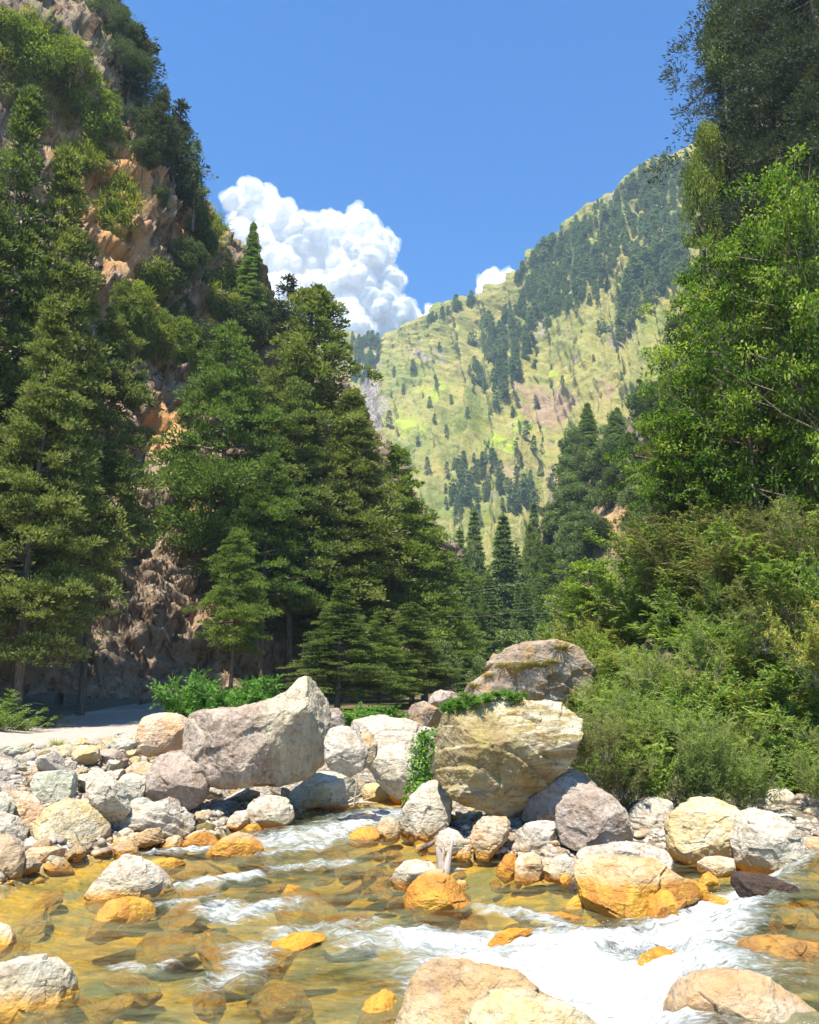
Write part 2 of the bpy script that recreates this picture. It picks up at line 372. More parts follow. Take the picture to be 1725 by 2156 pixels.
# ------------------------------------------------------------------ water
wx = np.arange(-17, 15.0, 0.055); wy = np.concatenate([np.arange(3.0, 9, 0.08), np.arange(9, 20, 0.055), np.arange(20, 31, 0.11)])
WX, WY = np.meshgrid(wx, wy, indexing='ij'); WP = np.column_stack([WX.ravel(), WY.ravel()])
wsd = poly_sd(WP, river)
lv, csd = level(WP)
strokes = [  # white water, traced on the river: points, half width in picture units, strength
 ([(835, 1712), (790, 1722), (740, 1742)], 16, 0.9), ([(740, 1742), (660, 1760), (590, 1775)], 22, 0.85),
 ([(700, 1762), (640, 1788), (575, 1800)], 9, 0.8), ([(745, 1815), (660, 1822), (575, 1828)], 8, 0.75),
 ([(440, 1790), (370, 1795), (325, 1798)], 8, 0.9), ([(525, 1846), (450, 1858), (365, 1872)], 9, 0.9),
 ([(150, 1883), (130, 1892)], 7, 0.4), ([(430, 1893), (380, 1905), (320, 1912)], 8, 0.7),
 ([(610, 1905), (560, 1925), (505, 1938), (470, 1915)], 16, 0.9), ([(760, 1940), (680, 1955), (600, 1968)], 16, 0.7),
 ([(320, 2036), (280, 2040), (240, 2032)], 8, 0.8), ([(520, 2000), (500, 2040), (470, 2070)], 24, 0.8),
 ([(620, 1970), (560, 1990)], 14, 0.45),
 ([(700, 1972), (790, 1985)], 20, 0.7), ([(800, 1995), (900, 2015), (1000, 2040)], 38, 0.8), ([(720, 2030), (820, 2050)], 18, 0.35),
 ([(862, 1978), (1000, 1995), (1150, 1992), (1300, 2000), (1420, 1990)], 30, 1.0), ([(1000, 2050), (1120, 2080), (1260, 2110)], 58, 1.2),
 ([(1200, 2040), (1300, 2070), (1400, 2090)], 60, 1.2), ([(1330, 2156), (1250, 2200)], 90, 1.2), ([(1200, 1995), (1420, 1985)], 30, 1.1),
 ([(1030, 1918), (1110, 1930), (1210, 1955)], 12, 0.8), ([(1390, 1985), (1440, 1960), (1500, 1940), (1560, 1915)], 26, 1.1),
 ([(1480, 1925), (1560, 1900), (1640, 1880)], 16, 1.0), ([(1560, 1960), (1500, 2010), (1450, 2050)], 26, 1.0),
 ([(1640, 1880), (1690, 1868)], 10, 0.6), ([(1620, 1985), (1700, 2000)], 10, 0.35), ([(900, 1900), (980, 1915)], 8, 0.3),
 ([(1400, 1940), (1440, 1925)], 14, 0.8), ([(40, 1960), (90, 1950)], 6, 0.4), ([(60, 2010), (110, 2018)], 7, 0.4), ([(850, 1880), (760, 1893)], 5, 0.3)]
foam = np.zeros(len(WP))
px, py, pw = project(np.column_stack([WP, lv]))
PV = np.column_stack([px, py])
warp = np.column_stack([fbm(np.column_stack([WP*0.9, np.zeros(len(WP))]), 3, 31), fbm(np.column_stack([WP*0.9, np.zeros(len(WP))+5]), 3, 37)])
# distances are measured on the water plane itself
for pts, hw, st_ in strokes:
    wp = [at_z(x, y, 0.0)[:2] for x, y in pts]
    yc = np.mean([p[1] for p in wp]); dd = (CAMZ/ -ray(862, np.mean([p[1] for p in pts]))[2])
    # half width in metres: picture units across the water, foreshortened
    m = hw*dd/FPX/ max(0.12, CAMZ/dd)*0.95
    d = line_d(WP+warp*0.35, wp)
    foam = np.maximum(foam, st_*1.0*np.exp(-(d/m)**2*0.95))
casc_band = np.exp(-((csd-0.05)/0.45)**2)*sstep(4.5, 6.0, WP[:, 1])
foam = np.maximum(foam, casc_band*0.85*sstep(20, 16, WP[:, 1]))
ang = np.where(WP[:, 0] < -1, 1, 0)
def streak(P, a, s, seed):
    c, s_ = math.cos(a), math.sin(a)
    u = (P[:, 0]*c+P[:, 1]*s_); v = (-P[:, 0]*s_+P[:, 1]*c)
    return fbm(np.column_stack([u*0.55, v*2.3, np.full(len(P), seed)])*s, 4, seed)
WW = WP+warp*0.5
mixr = sstep(-1.5, 1.5, WP[:, 0]-(WP[:, 1]-12)*0.5)
stn = streak(WW, 0.75, 1.0, 41)*(1-mixr)+streak(WW, -0.45, 1.0, 42)*mixr
stf = streak(WW, 0.75, 3.0, 43)*(1-mixr)+streak(WW, -0.45, 3.0, 44)*mixr
fz = np.clip(foam, 0, 1.2)
wave = 0.045*stn+0.018*stf+0.19*np.clip(fz, 0, 1)*(0.2+fbm(np.column_stack([WP*2.6, np.zeros(len(WP))]), 4, 51, ridged=True)*0.7)
calm = sstep(0.0, -0.8, wsd)
WZ = lv+0.0+wave*(0.35+0.65*calm)
WZ += 0.10*casc_band*fbm(np.column_stack([WP*1.7, np.zeros(len(WP))]), 3, 61)
keep = wsd < 0.9
idx = -np.ones(len(WP), int); idx[keep] = np.arange(keep.sum())
WF = grid_faces(len(wx), len(wy)); WF = WF[keep[WF].all(axis=1)]
WV = np.column_stack([WP, WZ])[keep]; WF = idx[WF]
N = NT('river_water'); pos = N.geo().outputs['Position']; fo = N.attr('foam'); sr = N.attr('streak'); dp = N.attr('depth')
ripA = N.noise(N.mapping(pos, (0.8, 2.6, 1), (0, 0, -0.6)), 3.2, 6, 0.66, 0.5)
ripB = N.noise(pos, 11, 5, 0.68)
h = N.math('ADD', ripA, N.math('MULTIPLY', ripB, 0.35))
nb = N.bump(h, 0.75, 0.07)
fr = N.n('Fresnel', {'IOR': 1.33, 'Normal': nb}).outputs[0]
tr = N.n('BsdfTransparent', {'Color': (0.93, 0.95, 0.84)})
rf = N.n('BsdfRefraction', {'Color': (0.86, 0.92, 0.82), 'IOR': 1.2, 'Roughness': 0.03, 'Normal': nb})
tr2 = N.n('MixShader', {0: 0.0, 1: tr, 2: rf})
body = N.n('BsdfDiffuse', {'Color': (0.16, 0.175, 0.09)})
deep = N.math('MULTIPLY', N.ramp(N.math('ADD', dp, N.math('MULTIPLY', N.math('SUBTRACT', N.noise(N.mapping(pos, (0.6, 1.9, 1), (0, 0, -0.6)), 1.1, 6, 0.66, 1.2), 0.5), 3.2)), 0.1, 1.3), 0.60)
base = N.n('MixShader', {0: deep, 1: tr2, 2: body})
gl = N.n('BsdfGlossy', {'Color': (1, 1, 1), 'Roughness': 0.10, 'Normal': nb})
wat = N.n('MixShader', {0: N.math('MULTIPLY', fr, 0.62, clamp=True), 1: base, 2: gl})
fn = N.noise(N.mapping(pos, (1.3, 3.6, 1.5), (0, 0, -0.55)), 2.6, 8, 0.72, 0.9)
fn2 = N.noise(N.mapping(pos, (1.3, 3.6, 1.5), (0, 0, 0.5)), 2.6, 8, 0.72, 0.9)
fnn = N.math('ADD', N.math('MULTIPLY', fn, N.math('SUBTRACT', 1.0, sr)), N.math('MULTIPLY', fn2, sr))
fs = N.math('ADD', fo, N.math('MULTIPLY', N.math('SUBTRACT', fnn, 0.5), 2.1))
fmask = N.math('MULTIPLY', N.ramp(fs, 0.33, 1.2), 0.98)
# white flecks of loose foam everywhere, also painting in the water's sparkle
sp = N.math('MULTIPLY', N.ramp(N.noise(N.mapping(pos, (1.6, 4.2, 1), (0, 0, -0.5)), 8.0, 8, 0.8), 0.62, 0.72), 0.5)
fmask = N.math('MAXIMUM', fmask, sp)
fcol = N.mix(N.ramp(fs, 0.6, 1.3), (0.48, 0.52, 0.49), (0.80, 0.82, 0.82))
fd = N.n('BsdfPrincipled', {'Base Color': fcol, 'Roughness': 0.6, 'Normal': N.bump(N.math('ADD', fnn, ripB), 0.7, 0.14), 'Specular IOR Level': 0.3})
water_mat = N.surf(N.n('MixShader', {0: fmask, 1: wat, 2: fd}))
gzw, _ = g_height(WP[keep])
wme = mesh_np('river_water', WV, WF, water_mat, attrs={'foam': fz[keep], 'streak': mixr[keep], 'depth': (WV[:, 2]-gzw)})
tag(link('river_water', wme), kind='structure')
def water_at(x, y):
    l, _ = level(np.array([[x, y]])); return float(l[0])
# ------------------------------------------------------------------ boulders
def polar(poly, n=256):
    P = np.array(poly, float); lo, hi = P.min(0), P.max(0); c = (lo+hi)/2
    # area centroid
    x, y = P[:, 0], P[:, 1]; x1, y1 = np.roll(x, -1), np.roll(y, -1); a = (x*y1-x1*y)
    if abs(a.sum()) > 1e-6: c = np.array([((x+x1)*a).sum()/(3*a.sum()), ((y+y1)*a).sum()/(3*a.sum())])
    th = np.linspace(-math.pi, math.pi, n, endpoint=False); r = np.zeros(n)
    for i, t in enumerate(th):
        d = np.array([math.cos(t), -math.sin(t)])
        best = 0
        for k in range(len(P)):
            p, q = P[k]-c, P[(k+1) % len(P)]-c; e = q-p
            den = d[0]*e[1]-d[1]*e[0]
            if abs(den) < 1e-9: continue
            s = (p[0]*e[1]-p[1]*e[0])/den; u = (p[0]*d[1]-p[1]*d[0])/den
            if s > 0 and -1e-6 <= u <= 1+1e-6: best = max(best, s)
        r[i] = best
    k = np.array([1, 2, 4, 2, 1], float); k /= k.sum()
    r = np.convolve(np.concatenate([r[-2:], r, r[:2]]), k, 'valid')
    return c, th, r
BOULDERS = []
def boulder(poly, mat, label, Y=None, zb=0.0, dr=0.85, seed=0, sub=5, cuts=5, rough=1.0, name='boulder', cat='boulder', group=None, push=0.0, e=0.78, strata=0.0):
    """outline in picture units; zb = height of its lowest visible point"""
    c, th, r = polar(poly)
    yb = max(p[1] for p in poly)
    Yf = Y if Y else at_z(c[0], yb, zb)[1]
    s0 = depth_of(at(c[0], c[1], Yf))/FPX; Rm = r.mean()*s0
    D = dr*Rm
    C = at(c[0], c[1], Yf+D*0.75+push); sc_ = depth_of(C)/FPX
    w_ = ray(c[0], c[1]); r_ = np.cross(w_, [0, 0, 1]); r_ /= np.linalg.norm(r_); u_ = np.cross(r_, w_)
    V, F = ico(sub); a, b, d = V[:, 0], V[:, 1], V[:, 2]
    m = np.sqrt(a*a+b*b); t = np.arctan2(b, a)
    rr = np.interp(t, np.append(th, math.pi), np.append(r, r[0]))*sc_
    Q = np.stack([rr*np.cos(t)*m**e, rr*np.sin(t)*m**e, np.sign(d)*np.abs(d)**e*D*sc_/s0], 1)
    rg = np.random.RandomState(seed+11)
    for k in range(int(cuts*1.6)):
        n = rg.normal(size=3)*0.75; n[2] = -abs(n[2])*0.9-0.75; n[1] += 0.25; n /= np.linalg.norm(n)
        h = (Q@n); mx = h.max(); lim = mx*rg.uniform(0.70, 0.92)
        over = np.clip(h-lim, 0, None); Q = Q-n*(over*0.88)[:, None]
    nn = Q/np.linalg.norm(Q, axis=1)[:, None]
    f = 1.3/Rm
    dis = 0.050*Rm*fbm(Q*f+seed*3.1, 4, seed) + 0.034*Rm*(np.abs(fbm(Q*f*1.6+seed, 3, seed+5)))**.7*-1.2 + 0.02*Rm+0.018*Rm*fbm(Q*f*9, 4, seed+7)
    dis = dis+0.068*Rm*facet(Q*(1.5/Rm)+seed*1.7, seed)+0.012*Rm*facet(Q*(5/Rm)+seed, seed+50)
    if strata:
        sd_ = np.array([0.25, 1.0, 0.35]); sd_ /= np.linalg.norm(sd_)
        q = (Q@sd_)/Rm*3.6+0.5*fbm(Q*f, 3, seed+9)
        saw = (q-np.floor(q)); dis = dis+strata*Rm*(saw-0.5)*sstep(0, 0.12, 1-saw)
    Q = Q+nn*(dis*rough)[:, None]
    W = C+Q[:, :1]*r_+Q[:, 1:2]*u_+Q[:, 2:3]*w_
    base = np.array([C[0], C[1], W[:, 2].min()])
    me = mesh_np(name, W-base, F, M[mat] if isinstance(mat, str) else mat)
    o = link(name, me, loc=Vector(base)); tag(o, label, cat, group)
    BOULDERS.append((C[0], C[1], Rm)); return o

def E(cx, cy, rx, ry, seed=0, k=9):   # irregular little outline
    rg = np.random.RandomState(seed+100); out = []
    for i in range(k):
        t = 2*math.pi*i/k+rg.uniform(-.2, .2); q = rg.uniform(.85, 1.08)
        out.append((cx+rx*q*math.cos(t), cy-ry*q*math.sin(t)))
    return out
B = boulder
# left bank, largest first
B(Z1([(800,215),(860,196),(930,187),(1000,190),(1080,165),(1150,145),(1205,125),(1225,90),(1250,62),(1290,55),(1325,68),(1350,95),(1395,140),(1415,200),(1415,265),(1395,330),(1372,360),(1370,430),(1300,470),(1210,500),(1130,508),(1050,512),(960,508),(890,490),(860,440),(820,405),(795,380),(790,300)]), 'big', 'largest brown and grey striped boulder with a peaked top above the left bank', Y=22.2, dr=0.62, seed=1, sub=7, cuts=4, e=0.6)
B(Z1([(870,440),(960,452),(1080,470),(1130,450),(1180,400),(1260,355),(1370,325),(1372,425),(1300,472),(1200,500),(1050,514),(900,492)]), 'tan', 'tan overhanging ledge under the largest striped boulder', Y=22.6, dr=0.9, seed=2, sub=6, strata=0.06, push=0.1)
B(Z1([(600,230),(640,215),(680,210),(750,214),(795,238),(800,262),(785,300),(775,345),(760,375),(700,370),(640,386),(590,368),(578,310),(585,262)]), 'rose', 'orange tan block perched beside the road and the largest boulder', Y=25.2, dr=0.85, seed=3, sub=6, cuts=6, e=0.68)
B(Z1([(640,430),(665,398),(705,378),(750,372),(805,385),(845,415),(870,460),(882,510),(870,560),(835,595),(800,612),(760,605),(720,590),(665,588),(628,562),(615,505),(620,460)]), 'purple', 'round mauve and white boulder below the orange tan block', zb=0.42, dr=0.95, seed=4, sub=6, cuts=4)
B(Z1([(1365,330),(1380,295),(1400,270),(1440,262),(1475,272),(1520,310),(1545,345),(1552,385),(1530,440),(1500,462),(1480,476),(1440,460),(1400,448),(1368,400)]), 'pale', 'grey boulder leaning on the right end of the largest striped boulder', Y=21.6, dr=0.8, seed=5, sub=5)
B(Z1([(1390,190),(1425,188),(1447,215),(1452,255),(1440,272),(1400,265)]), 'purple', 'small grey rock behind the peak of the largest boulder', Y=26, seed=6, sub=4)
B(Z1([(1520,290),(1560,300),(1588,330),(1588,380),(1565,415),(1535,440),(1520,380)]), 'tan', 'tan rock wedged behind the grey leaning boulder', Y=22.8, seed=7, sub=5)
B(Z1([(1195,570),(1230,530),(1290,488),(1345,460),(1450,468),(1500,490),(1522,540),(1505,600),(1420,614),(1340,602),(1240,612),(1200,600)]), 'green', 'wedge shaped pale green boulder at the waterline under the largest one', zb=0.0, dr=0.8, seed=8, sub=6, cuts=6)
B(Z1([(1036,625),(1045,595),(1070,573),(1140,558),(1200,570),(1235,600),(1242,640),(1225,668),(1180,695),(1110,702),(1060,685)]), 'white', 'round whitish boulder at the edge of the upper rapids', zb=-0.05, dr=0.9, seed=9, sub=5)
B(Z1([(862,808),(890,770),(940,735),(1000,714),(1060,728),(1098,765),(1117,802),(1090,822),(1000,832),(920,830)]), 'pooltop', 'low tan boulder with a flat face standing in the upper rapids', zb=-0.1, dr=0.8, seed=10, sub=6, cuts=6)
B(Z1([(372,960),(400,915),(440,872),(480,832),(520,817),(580,822),(625,842),(680,880),(715,925),(738,978),(640,1000),(520,1020),(420,1022),(385,998)]), 'white', 'pyramid shaped white boulder standing in the river at left', zb=-0.1, dr=0.8, seed=11, sub=6, cuts=6)
B(Z1([(375,1140),(395,1085),(420,1040),(455,1002),(530,990),(600,1000),(645,1035),(648,1070),(600,1110),(500,1150),(430,1165)]), 'orange', 'ochre boulder half sunk in front of the white pyramid boulder', zb=-0.3, dr=0.85, seed=12, sub=5, cuts=5)
B(Z1([(153,690),(165,645),(185,615),(240,588),(290,580),(350,592),(410,640),(450,680),(457,730),(420,768),(360,775),(290,788),(215,775),(175,750)]), 'yellow', 'large yellow and white boulder at the foot of the left rubble bank', zb=0.05, dr=0.9, seed=13, sub=6, cuts=7)
B(Z1([(353,470),(375,445),(410,445),(470,480),(530,550),(550,612),(525,652),(475,672),(430,640),(390,590),(368,540)]), 'white', 'long white slab leaning in the middle of the left rubble bank', zb=0.5, dr=0.7, seed=14, sub=6, cuts=7)
B(Z1([(486,650),(520,615),(570,592),(640,588),(700,574),(745,578),(755,612),(800,645),(815,675),(800,722),(735,752),(680,742),(640,700),(560,695),(495,692)]), 'pale', 'craggy grey ledge boulder with a black underside below the round mauve one', zb=0.0, dr=0.8, seed=15, sub=6, cuts=4, strata=0.07)
B(Z1([(132,505),(145,470),(180,458),(260,452),(318,468),(328,520),(318,560),(298,592),(200,612),(155,575)]), 'green', 'blocky olive grey boulder above the yellow and white one', zb=0.55, dr=0.8, seed=16, sub=5, cuts=7)
B(Z1([(498,485),(530,462),(575,462),(612,480),(608,530),(600,575),(580,597),(545,570),(520,535)]), 'white', 'tapering pale block between the long slab and the mauve boulder', zb=0.55, dr=0.7, seed=17, sub=5, cuts=7)
B(Z1([(-5,455),(20,435),(60,428),(150,448),(168,482),(150,505),(110,528),(40,512),(0,490)]), 'pale', 'flat cream boulder high on the left rubble bank', zb=0.75, dr=0.9, seed=18, sub=5, cuts=6)
B(Z1([(-60,520),(0,500),(50,505),(76,560),(60,605),(20,618),(-60,610)]), 'purple', 'lavender grey boulder cut by the left edge of the picture', zb=0.5, dr=0.8, seed=19, sub=5, cuts=5)
B(Z1([(35,650),(60,600),(95,540),(140,560),(178,610),(190,640),(172,690),(130,712),(60,690)]), 'rose', 'pinkish tan boulder left of the yellow and white one', zb=0.25, dr=0.8, seed=20, sub=5, cuts=6)
B(Z1([(-60,640),(10,630),(70,652),(113,695),(105,745),(92,785),(40,790),(-60,770)]), 'white', 'cracked white boulder by the left edge of the picture', zb=0.1, dr=0.8, seed=21, sub=5, cuts=8)
B(Z1([(-110,740),(-30,720),(25,728),(62,762),(85,800),(97,850),(88,905),(20,925),(-110,940)]), 'tan', 'tan boulder with an orange foot at the left edge of the river', zb=-0.1, dr=0.8, seed=22, sub=5, cuts=5)
B(Z1([(95,835),(105,795),(125,775),(180,775),(235,778),(272,785),(268,815),(245,838),(200,852),(130,858)]), 'rose', 'pink and white angular rock at the waterline below the yellow boulder', zb=-0.02, dr=0.7, seed=23, sub=5, cuts=7)
B(Z1([(82,880),(100,840),(130,830),(155,850),(150,880)]), 'white', 'small white and orange stone in the water at the left shore', zb=-0.05, seed=24, sub=4)
B(Z1([(478,738),(500,705),(535,680),(560,700),(566,725),(530,742)]), 'white', 'small white triangular stone below the craggy ledge boulder', zb=0.1, seed=25, sub=4, cuts=6)
B(Z1([(465,745),(500,730),(560,728),(568,755),(545,772),(490,770)]), 'rose', 'smooth pinkish stone under the white triangular stone', zb=0.02, seed=26, sub=4)
B(Z1([(565,742),(585,712),(630,695),(670,695),(688,725),(680,752),(620,770),(575,768)]), 'tan', 'brown layered stone below the craggy ledge boulder', zb=0.05, seed=27, sub=5, cuts=6, strata=0.08)
B(Z1([(768,762),(790,735),(815,715),(860,708),(905,730),(920,758),(895,780),(840,790),(785,785)]), 'orange', 'glossy orange algae boulder where the left shore meets the rapids', zb=-0.1, seed=28, sub=5, cuts=4)
B(Z1([(612,838),(650,822),(720,820),(782,840),(780,868),(730,888),(670,892),(640,868)]), 'orange', 'flat orange rock just behind the white pyramid boulder', zb=-0.15, seed=29, sub=5)
B(Z1([(955,685),(965,650),(990,625),(1035,620),(1050,650),(1045,690),(1000,700)]), 'pale', 'cream stone beside the round whitish boulder', zb=0.0, seed=30, sub=4)
B(Z1([(1025,695),(1045,678),(1085,675),(1103,700),(1090,718),(1040,716)]), 'orange', 'small orange stone at the foot of the round whitish boulder', zb=-0.05, seed=31, sub=4)
B(Z1([(-90,1310),(-20,1270),(60,1258),(150,1262),(210,1275),(265,1312),(300,1365),(306,1420),(290,1480),(250,1530),(120,1570),(-90,1570)]), 'white', 'large pale boulder in the bottom left corner of the picture', zb=-0.25, dr=0.9, seed=32, sub=6, cuts=5)
B(Z1([(-70,1110),(-10,1100),(32,1115),(52,1150),(60,1185),(40,1220),(0,1255),(-70,1250)]), 'pale', 'grey boulder at the left edge above the corner boulder', zb=-0.2, dr=0.8, seed=33, sub=5, cuts=6)
B(Z1([(1030,1345),(1042,1290),(1065,1248),(1105,1220),(1150,1180),(1225,1150),(1330,1142),(1395,1150),(1350,1185),(1260,1220),(1210,1280),(1180,1340),(1100,1370)]), 'sunk', 'long golden boulder just under the water in mid river', zb=-0.45, dr=0.7, seed=34, sub=5, cuts=3, e=0.9)
B(Z1([(290,1515),(340,1470),(400,1440),(520,1408),(562,1425),(545,1465),(480,1505),(380,1545),(300,1545)]), 'sunk', 'golden submerged rock beside the corner boulder', zb=-0.5, dr=0.7, seed=35, sub=5, cuts=3)
B(Z1([(650,1240),(690,1200),(740,1172),(890,1152),(890,1185),(800,1230),(700,1262)]), 'sunk', 'orange submerged rock left of the long golden one', zb=-0.45, dr=0.7, seed=36, sub=5, cuts=3)
B(Z1([(1495,1530),(1515,1460),(1560,1415),(1620,1395),(1675,1418),(1690,1480),(1700,1600),(1500,1600)]), 'orange', 'golden wet rock at the bottom between the golden shallows and the tan foreground boulder', zb=-0.3, dr=0.8, seed=37, sub=5)
B(Z1([(1455,755),(1475,720),(1510,695),(1585,685),(1600,730),(1590,765),(1500,775)]), 'orange', 'wet orange rock in the middle of the upper rapids', zb=-0.12, seed=38, sub=5)
B(Z1([(1582,710),(1600,665),(1635,648),(1665,660),(1688,705),(1682,740),(1640,762),(1600,750)]), 'tan', 'egg shaped tan and orange stone beside the white boulder', zb=-0.1, seed=39, sub=5, cuts=2)
B(Z1([(805,715),(830,680),(870,668),(908,682),(902,715),(850,728)]), 'mossy', 'dark mossy stone at the mouth of the hollow', zb=0.02, seed=40, sub=4)
B(Z1([(1518,530),(1545,505),(1600,508),(1645,530),(1640,562),(1600,585),(1530,570)]), 'yellow', 'brown yellow rock at the upstream bend', zb=0.05, seed=41, sub=5, cuts=6)
B([(728,1540),(738,1518),(765,1511),(810,1513),(870,1522),(925,1540),(935,1580),(925,1640),(900,1690),(850,1700),(820,1668),(795,1645),(770,1600),(750,1570)], 'pale', 'broad cream rock slab rising between the two giant boulders', zb=0.35, dr=0.8, seed=42, sub=6, cuts=6, Y=27, strata=0.03)
B([(775,1600),(800,1575),(850,1570),(880,1600),(880,1650),(840,1682),(805,1660),(785,1635)], 'white', 'smooth white rock in front of the cream slab', Y=24.6, seed=43, sub=5)
B([(838,1745),(845,1710),(862,1680),(892,1652),(925,1650),(950,1668),(952,1700),(945,1735),(930,1765),(890,1772),(850,1765)], 'white', 'white boulder at the water below the hanging vine', zb=-0.05, dr=0.8, seed=44, sub=6, cuts=6)
# right bank
B(Z2([(92,610),(98,560),(108,500),(120,440),(150,395),(200,372),(270,350),(350,322),(430,320),(520,328),(620,345),(700,372),(735,405),(725,460),(690,540),(650,610),(600,655),(560,690),(500,722),(480,780),(430,795),(380,790),(300,762),(230,742),(170,725),(115,675)]), 'ochre', 'giant ochre overhanging boulder with a sunlit cream upper side on the right bank', Y=19.0, dr=0.75, seed=50, sub=7, cuts=7, e=0.66, strata=0.05)
B(Z2([(215,300),(235,262),(280,235),(330,205),(335,170),(365,135),(420,100),(500,80),(640,78),(720,110),(780,190),(760,280),(680,330),(580,335),(480,328),(350,320),(260,305)]), 'grass_rock', 'brown outcrop with orange dry moss behind the giant ochre boulder', Y=29, dr=0.8, seed=51, sub=6, cuts=6, strata=0.05)
B(Z2([(75,325),(95,295),(130,282),(190,290),(215,320),(170,350),(90,348)]), 'purple', 'small grey rock in the scrub behind the giant ochre boulder', Y=36, seed=52, sub=4)
B(Z2([(-5,380),(10,345),(60,330),(120,360),(138,385),(128,425),(60,450),(0,430)]), 'grass_rock', 'pale rock topped with orange dry grass behind the cream slab', Y=34, seed=53, sub=5)
B(Z2([(472,822),(480,775),(495,735),(540,685),(600,640),(660,618),(740,630),(790,680),(740,760),(660,800),(630,835),(560,855),(500,850)]), 'purple', 'mauve streaked boulder under the right side of the giant ochre boulder', zb=0.35, dr=0.7, seed=54, sub=6, cuts=5, strata=0.03)
B(Z2([(622,850),(630,780),(660,738),(740,706),(800,706),(860,735),(905,785),(928,850),(925,915),(880,935),(800,972),(740,978),(680,950),(640,920)]), 'purple', 'big rounded brown boulder right of the mauve streaked one', zb=0.15, dr=0.9, seed=55, sub=6, cuts=4)
B(Z2([(925,910),(925,850),(940,785),(1000,742),(1060,738),(1105,760),(1118,820),(1100,900),(1030,930),(960,930)]), 'pale', 'pale boulder half covered by bushes between the brown and the yellow one', Y=19.8, dr=0.8, seed=56, sub=5, cuts=5)
B(Z2([(1083,920),(1085,860),(1100,815),(1150,765),(1220,735),(1290,738),(1360,768),(1403,803),(1395,860),(1378,930),(1350,968),(1270,990),(1220,1020),(1160,1012),(1110,985),(1088,955)]), 'yellow', 'tall yellow cream boulder with an orange lower face on the right shore', zb=0.05, dr=0.9, seed=57, sub=6, cuts=6)
B(Z2([(1360,900),(1365,850),(1400,802),(1450,788),(1520,798),(1590,825),(1640,880),(1652,930),(1640,1000),(1600,1040),(1500,1065),(1420,1055),(1372,1010)]), 'white', 'whitish block right of the tall yellow cream boulder', zb=0.0, dr=0.85, seed=58, sub=6, cuts=7, e=0.7)
B(Z2([(440,930),(455,885),(490,850),(560,833),(615,845),(632,890),(622,940),(590,972),(510,980),(460,960)]), 'pale', 'squat pale boulder in front of the mauve streaked one', zb=0.05, dr=0.8, seed=59, sub=5, cuts=6)
B(Z2([(258,900),(275,855),(310,820),(350,812),(410,820),(428,865),(410,910),(370,950),(330,992),(280,985)]), 'tan', 'upright tan rock under the giant ochre boulder', zb=0.0, dr=0.8, seed=60, sub=5, cuts=7, strata=0.05)
B(Z2([(400,930),(420,870),(450,835),(490,835),(470,880),(445,930),(440,960),(405,965)]), 'yellow', 'yellow rock tucked behind the squat pale boulder', Y=20.4, seed=61, sub=4)
B(Z2([(705,1040),(712,990),(735,958),(790,945),(900,932),(1010,935),(1085,948),(1100,1000),(1090,1060),(900,1080),(740,1090)]), 'pale', 'flat pale slab strewn with gravel behind the huge orange block', zb=0.25, dr=0.9, seed=62, sub=6, cuts=6, Y=15.8)
B(Z2([(706,1080),(715,1030),(760,1000),(900,992),(1030,1000),(1090,1035),(1130,1060),(1195,1080),(1235,1120),(1200,1160),(1130,1180),(1118,1240),(1060,1290),(980,1275),(900,1275),(820,1262),(750,1225),(722,1170)]), 'orange', 'huge orange algae block with a dry pale top in the river', zb=-0.15, dr=0.8, seed=63, sub=6, cuts=7, e=0.66)
B(Z2([(1012,1250),(1015,1190),(1035,1150),(1060,1130),(1110,1140),(1130,1190),(1115,1245),(1085,1290),(1060,1312),(1025,1298)]), 'orange', 'pointed glossy orange stone at the foot of the huge orange block', zb=-0.15, dr=0.8, seed=64, sub=5, cuts=7)
B(Z2([(1118,1210),(1122,1130),(1150,1080),(1200,1078),(1250,1110),(1265,1160),(1230,1215),(1170,1240)]), 'sunk', 'yellow algae rock right of the huge orange block', zb=-0.1, dr=0.7, seed=65, sub=5)
B(Z2([(443,1080),(446,1010),(465,980),(520,968),(558,990),(562,1040),(540,1080),(500,1098),(455,1095)]), 'rose', 'reddish brown cube shaped rock at the right waterline', zb=-0.02, dr=0.8, seed=66, sub=5, cuts=8, e=0.65)
B(Z2([(552,1060),(575,1020),(610,992),(660,978),(712,1005),(715,1045),(690,1075),(630,1092),(575,1085)]), 'white', 'white rock left of the huge orange block', zb=0.0, dr=0.8, seed=67, sub=5, cuts=6)
B(Z2([(362,1060),(380,1015),(405,982),(445,972),(460,1020),(452,1070),(400,1092)]), 'orange', 'orange and tan stone left of the reddish brown cube', zb=-0.1, seed=68, sub=4)
B(Z2([(-22,1160),(0,1120),(35,1080),(90,1050),(150,1058),(200,1100),(232,1150),(260,1185),(200,1225),(130,1248),(40,1232),(-15,1205)]), 'orange', 'angular orange boulder in the centre of the river below the driftwood', zb=-0.15, dr=0.85, seed=69, sub=6, cuts=8)
B(Z2([(-85,1090),(-60,1040),(-25,1010),(30,998),(90,1008),(120,1040),(110,1070),(40,1085),(-10,1130),(-70,1120)]), 'white', 'white rock just behind the angular orange boulder', zb=-0.05, dr=0.8, seed=70, sub=5, cuts=5)
B(Z2([(190,1100),(205,1082),(235,1085),(245,1110),(230,1130)]), 'yellow', 'small yellow stone touching the angular orange boulder', zb=-0.05, Y=15.2, seed=71, sub=4)
B(Z2([(1360,1110),(1370,1075),(1400,1058),(1480,1062),(1560,1080),(1620,1098),(1635,1118),(1600,1145),(1510,1170),(1455,1192),(1400,1170)]), 'dark', 'dark brown wet rock at the top of the cascade', zb=0.25, dr=0.8, seed=72, sub=5, cuts=4)
